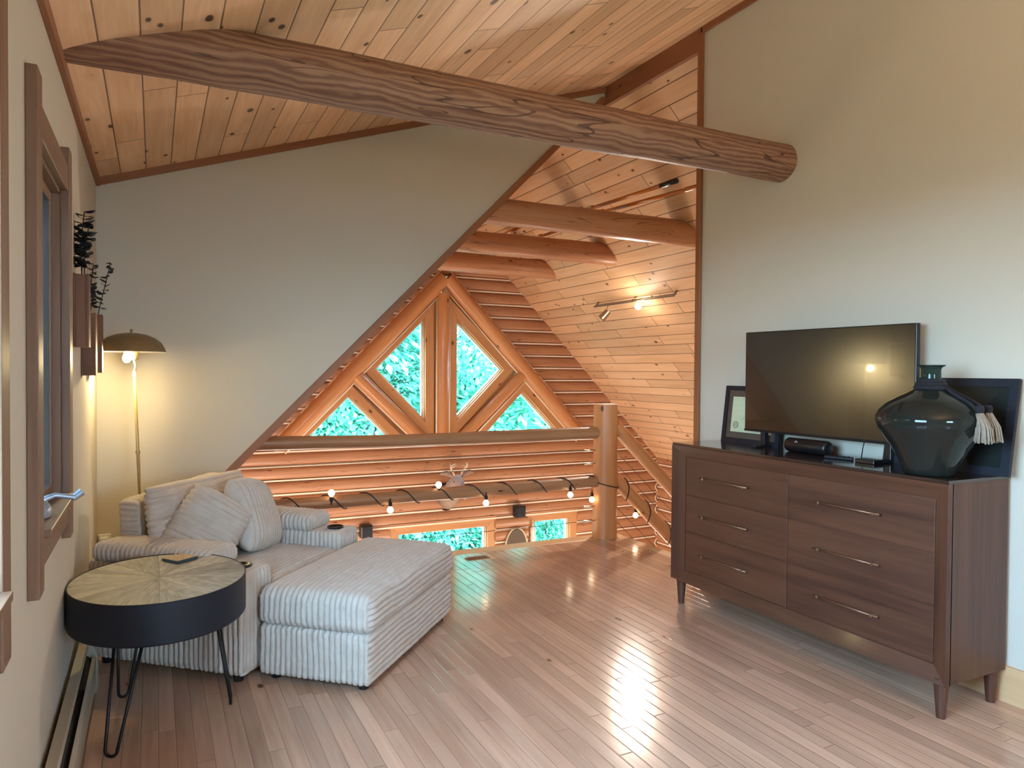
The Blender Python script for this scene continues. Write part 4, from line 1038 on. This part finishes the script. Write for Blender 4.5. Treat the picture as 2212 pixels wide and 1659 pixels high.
# vase
vs = thing('glass_vase', 'big dark glass bottle vase with wide belly on the dresser corner', 'vase', (2.845, 1.865, DT))
mb = MB(260); pv = [(.0001, .0), (.088, .0), (.098, .008), (.104, .03), (.118, .065), (.142, .11), (.172, .155), (.194, .19), (.2035, .215), (.203, .235), (.19, .262), (.162, .29), (.125, .312), (.085, .332), (.055, .350), (.044, .362)]
mb.lathe(pv, 56, caps=False); mb.build('belly', M['vase'], vs, smooth=True)
mb = MB(261); pn = [(.044, .360), (.039, .372), (.037, .40), (.0365, .43), (.040, .438), (.052, .444), (.053, .4475), (.036, .446), (.033, .43), (.033, .37), (.038, .36)]
mb.lathe(pn, 40, caps=False); mb.build('neck', M['neck'], vs, smooth=True)
tw = thing('tassel_rope', 'dark rope ring with two beige tassels tied around the vase neck', 'rope', (2.845, 1.865, DT+.352))
mb = MB(262)
for lo in (0, .014, .027):
    mb.tube([((.056-lo*.4)*math.cos(2*PI*i/24), (.056-lo*.4)*math.sin(2*PI*i/24), lo+.003) for i in range(25)], .0085, 8)
def onbelly(ang, z):
    for k in range(len(pv)-1):
        if pv[k][1] <= z <= pv[k+1][1]:
            t = (z-pv[k][1])/max(1e-6, pv[k+1][1]-pv[k][1]); r = pv[k][0]+(pv[k+1][0]-pv[k][0])*t; return Vector(((r+.012)*math.cos(ang), (r+.012)*math.sin(ang), z-.352))
    return Vector((0, 0, 0))
A1 = -1.62; A2 = -1.28
for A in (A1, A2): mb.tube([Vector((.055*math.cos(A), .055*math.sin(A), .01))]+[onbelly(A, z) for z in (.335, .315, .295, .275, .262)], .007, 8)
mb.build('rope', M['rope'], tw, smooth=True)
for k, A in enumerate((A1, A2)):
    p = onbelly(A, .262); out = Vector((math.cos(A), math.sin(A), 0)); r = random.Random(k); mb = MB(263+k)
    mb.lathe([(.0001, .03), (.012, .028), (.017, .018), (.015, .004), (.013, -.004)], 14, tuple(p)); mb.build('tassel_knot', M['rope'], tw, smooth=True)
    mb = MB(265+k)
    for q in range(70):
        a = r.uniform(0, 2*PI); rr_ = math.sqrt(r.random()); s0 = p+Vector((math.cos(a)*rr_*.012, math.sin(a)*rr_*.012, 0)); s1 = p+Vector((math.cos(a)*rr_*.026, math.sin(a)*rr_*.026, -.055))+out*.016; s2 = p+Vector((math.cos(a)*rr_*.034, math.sin(a)*rr_*.034, -.105-r.uniform(0, .012)))+out*.018
        mb.tube([s0, s1, s2], .0028, 5)
    mb.build('tassel', M['tassel'], tw, smooth=True)

# ------------------------------------------------------------------ outside
mb = MB(300); mb.box((-60, -60, -3.4), (60, 90, -3.2)); mb.build('ground', M['ground'], kind='structure')
def tree_mesh(seed, kind):
    r = random.Random(seed); mb = MB(seed); H = 11.0
    n = 9000
    for k in range(n):
        if kind == 0:      # conifer: tiers of drooping sprays
            t = r.random()**1.25; z = .5+(H-.6)*t; rad = 2.5*(1-t)**.8+.15; tier = (z*1.6) % 1.0
            a = r.uniform(0, 2*PI); q = rad*(r.random()**.45)*(1.05-.35*tier); p = Vector((math.cos(a)*q, math.sin(a)*q, z-q*.25))
            d = Vector((math.cos(a), math.sin(a), -.45+r.uniform(-.3, .3))); L = r.uniform(.20, .38); wd = .34
        else:
            c = r.randrange(14); rc = random.Random(seed*31+c); cc = Vector((rc.uniform(-1.7, 1.7), rc.uniform(-1.7, 1.7), rc.uniform(1.0, 9.5))); R_ = rc.uniform(1.1, 1.8)
            v_ = Vector((r.gauss(0, 1), r.gauss(0, 1), r.gauss(0, 1))).normalized()*R_*(r.random()**.35); p = cc+v_; d = (v_.normalized()+Vector((r.uniform(-.8, .8), r.uniform(-.8, .8), -.5+r.uniform(-.5, .5)))); L = r.uniform(.14, .26); wd = .55
        d.normalize(); s_ = d.cross(Vector((r.uniform(-.4, .4), r.uniform(-.4, .4), 1))).normalized()
        up = s_.cross(d)
        a_ = p; b_ = p+d*L*.5+s_*L*wd*.5+up*L*.08; c_ = p+d*L; e_ = p+d*L*.5-s_*L*wd*.5+up*L*.08
        mb.face([a_, b_, c_, e_], [(0, 0), (1, 0), (1, 1), (0, 1)])
    return mb
protos = {}
def tree(kind, mat, x, y, s_, rz, label, group=None):
    key = (kind, mat)
    root = thing('conifer_tree' if kind == 0 else 'leafy_tree', label, 'tree', (x, y, -3.2), rz, group); root.scale = (s_, s_, s_)
    if key not in protos:
        a = tree_mesh(400+len(protos), kind).build('foliage', M[mat], root); b = MB(9).tube([(0, 0, 0), (.05, 0, 4), (0, .05, 10.5)], [.17, .12, .03], 10).build('trunk', M['bark'], root, smooth=True); protos[key] = (a, b)
    else:
        for q in protos[key]:
            c = q.copy(); c.parent = root; col.objects.link(c)
for (x, y, s_, rz, lb) in ((6.4, 11.4, .34, .3, 'small leafy shrub outside the right lower window'), (7.3, 12.0, .38, 1.3, 'leafy shrub behind the small one outside the right lower window'), (4.0, 11.3, .33, 2.3, 'small leafy shrub outside the wide lower window, right end'), (3.2, 11.9, .36, 4.3, 'small leafy shrub outside the wide lower window, left end'), (5.2, 12.0, .36, 5.3, 'small leafy shrub between the lower windows')):
    tree(1, 'leaf', x, y, s_, rz, lb)
spots = [(1.0, 14.0, 1, 'leaf', 1.0, .3), (3.6, 13.2, 0, 'leaf2', 1.0, 1.1), (5.6, 14.6, 1, 'leaf', 1.05, 2.0), (7.6, 13.4, 1, 'leaf', .95, 4.0), (-.8, 15.5, 0, 'leaf', 1.1, 2.6),
         (2.4, 16.6, 0, 'leaf', 1.15, 5.0), (5.0, 17.4, 0, 'leaf2', 1.2, 3.1), (9.6, 15.6, 0, 'leaf2', 1.15, 1.7), (7.6, 18.6, 1, 'leaf', 1.2, .9), (0.2, 19.5, 1, 'leaf2', 1.25, 3.7), (3.4, 20.5, 1, 'leaf', 1.3, 5.5), (11.6, 18.0, 1, 'leaf', 1.25, .1),
         (4.6, 12.2, 1, 'leaf2', .55, .6), (2.2, 12.6, 1, 'leaf', .6, 2.9), (6.6, 15.6, 0, 'leaf2', 1.0, 2.2), (-4.6, 15.5, 1, 'leaf', 1.1, 1.5), (-3.6, 20, 0, 'leaf', 1.3, 2.5), (-6.5, 19, 1, 'leaf2', 1.2, 4.5)]
desc = {(0, 'leaf'): 'bright green conifer outside the gable windows', (0, 'leaf2'): 'blue-green conifer outside the gable windows', (1, 'leaf'): 'bright green leafy tree outside the gable windows', (1, 'leaf2'): 'blue-green leafy tree outside the gable windows'}
for (x, y, k, mt, s_, rz) in spots: tree(k, mt, x, y, s_, rz, desc[(k, mt)], desc[(k, mt)].replace('outside', 'group outside'))
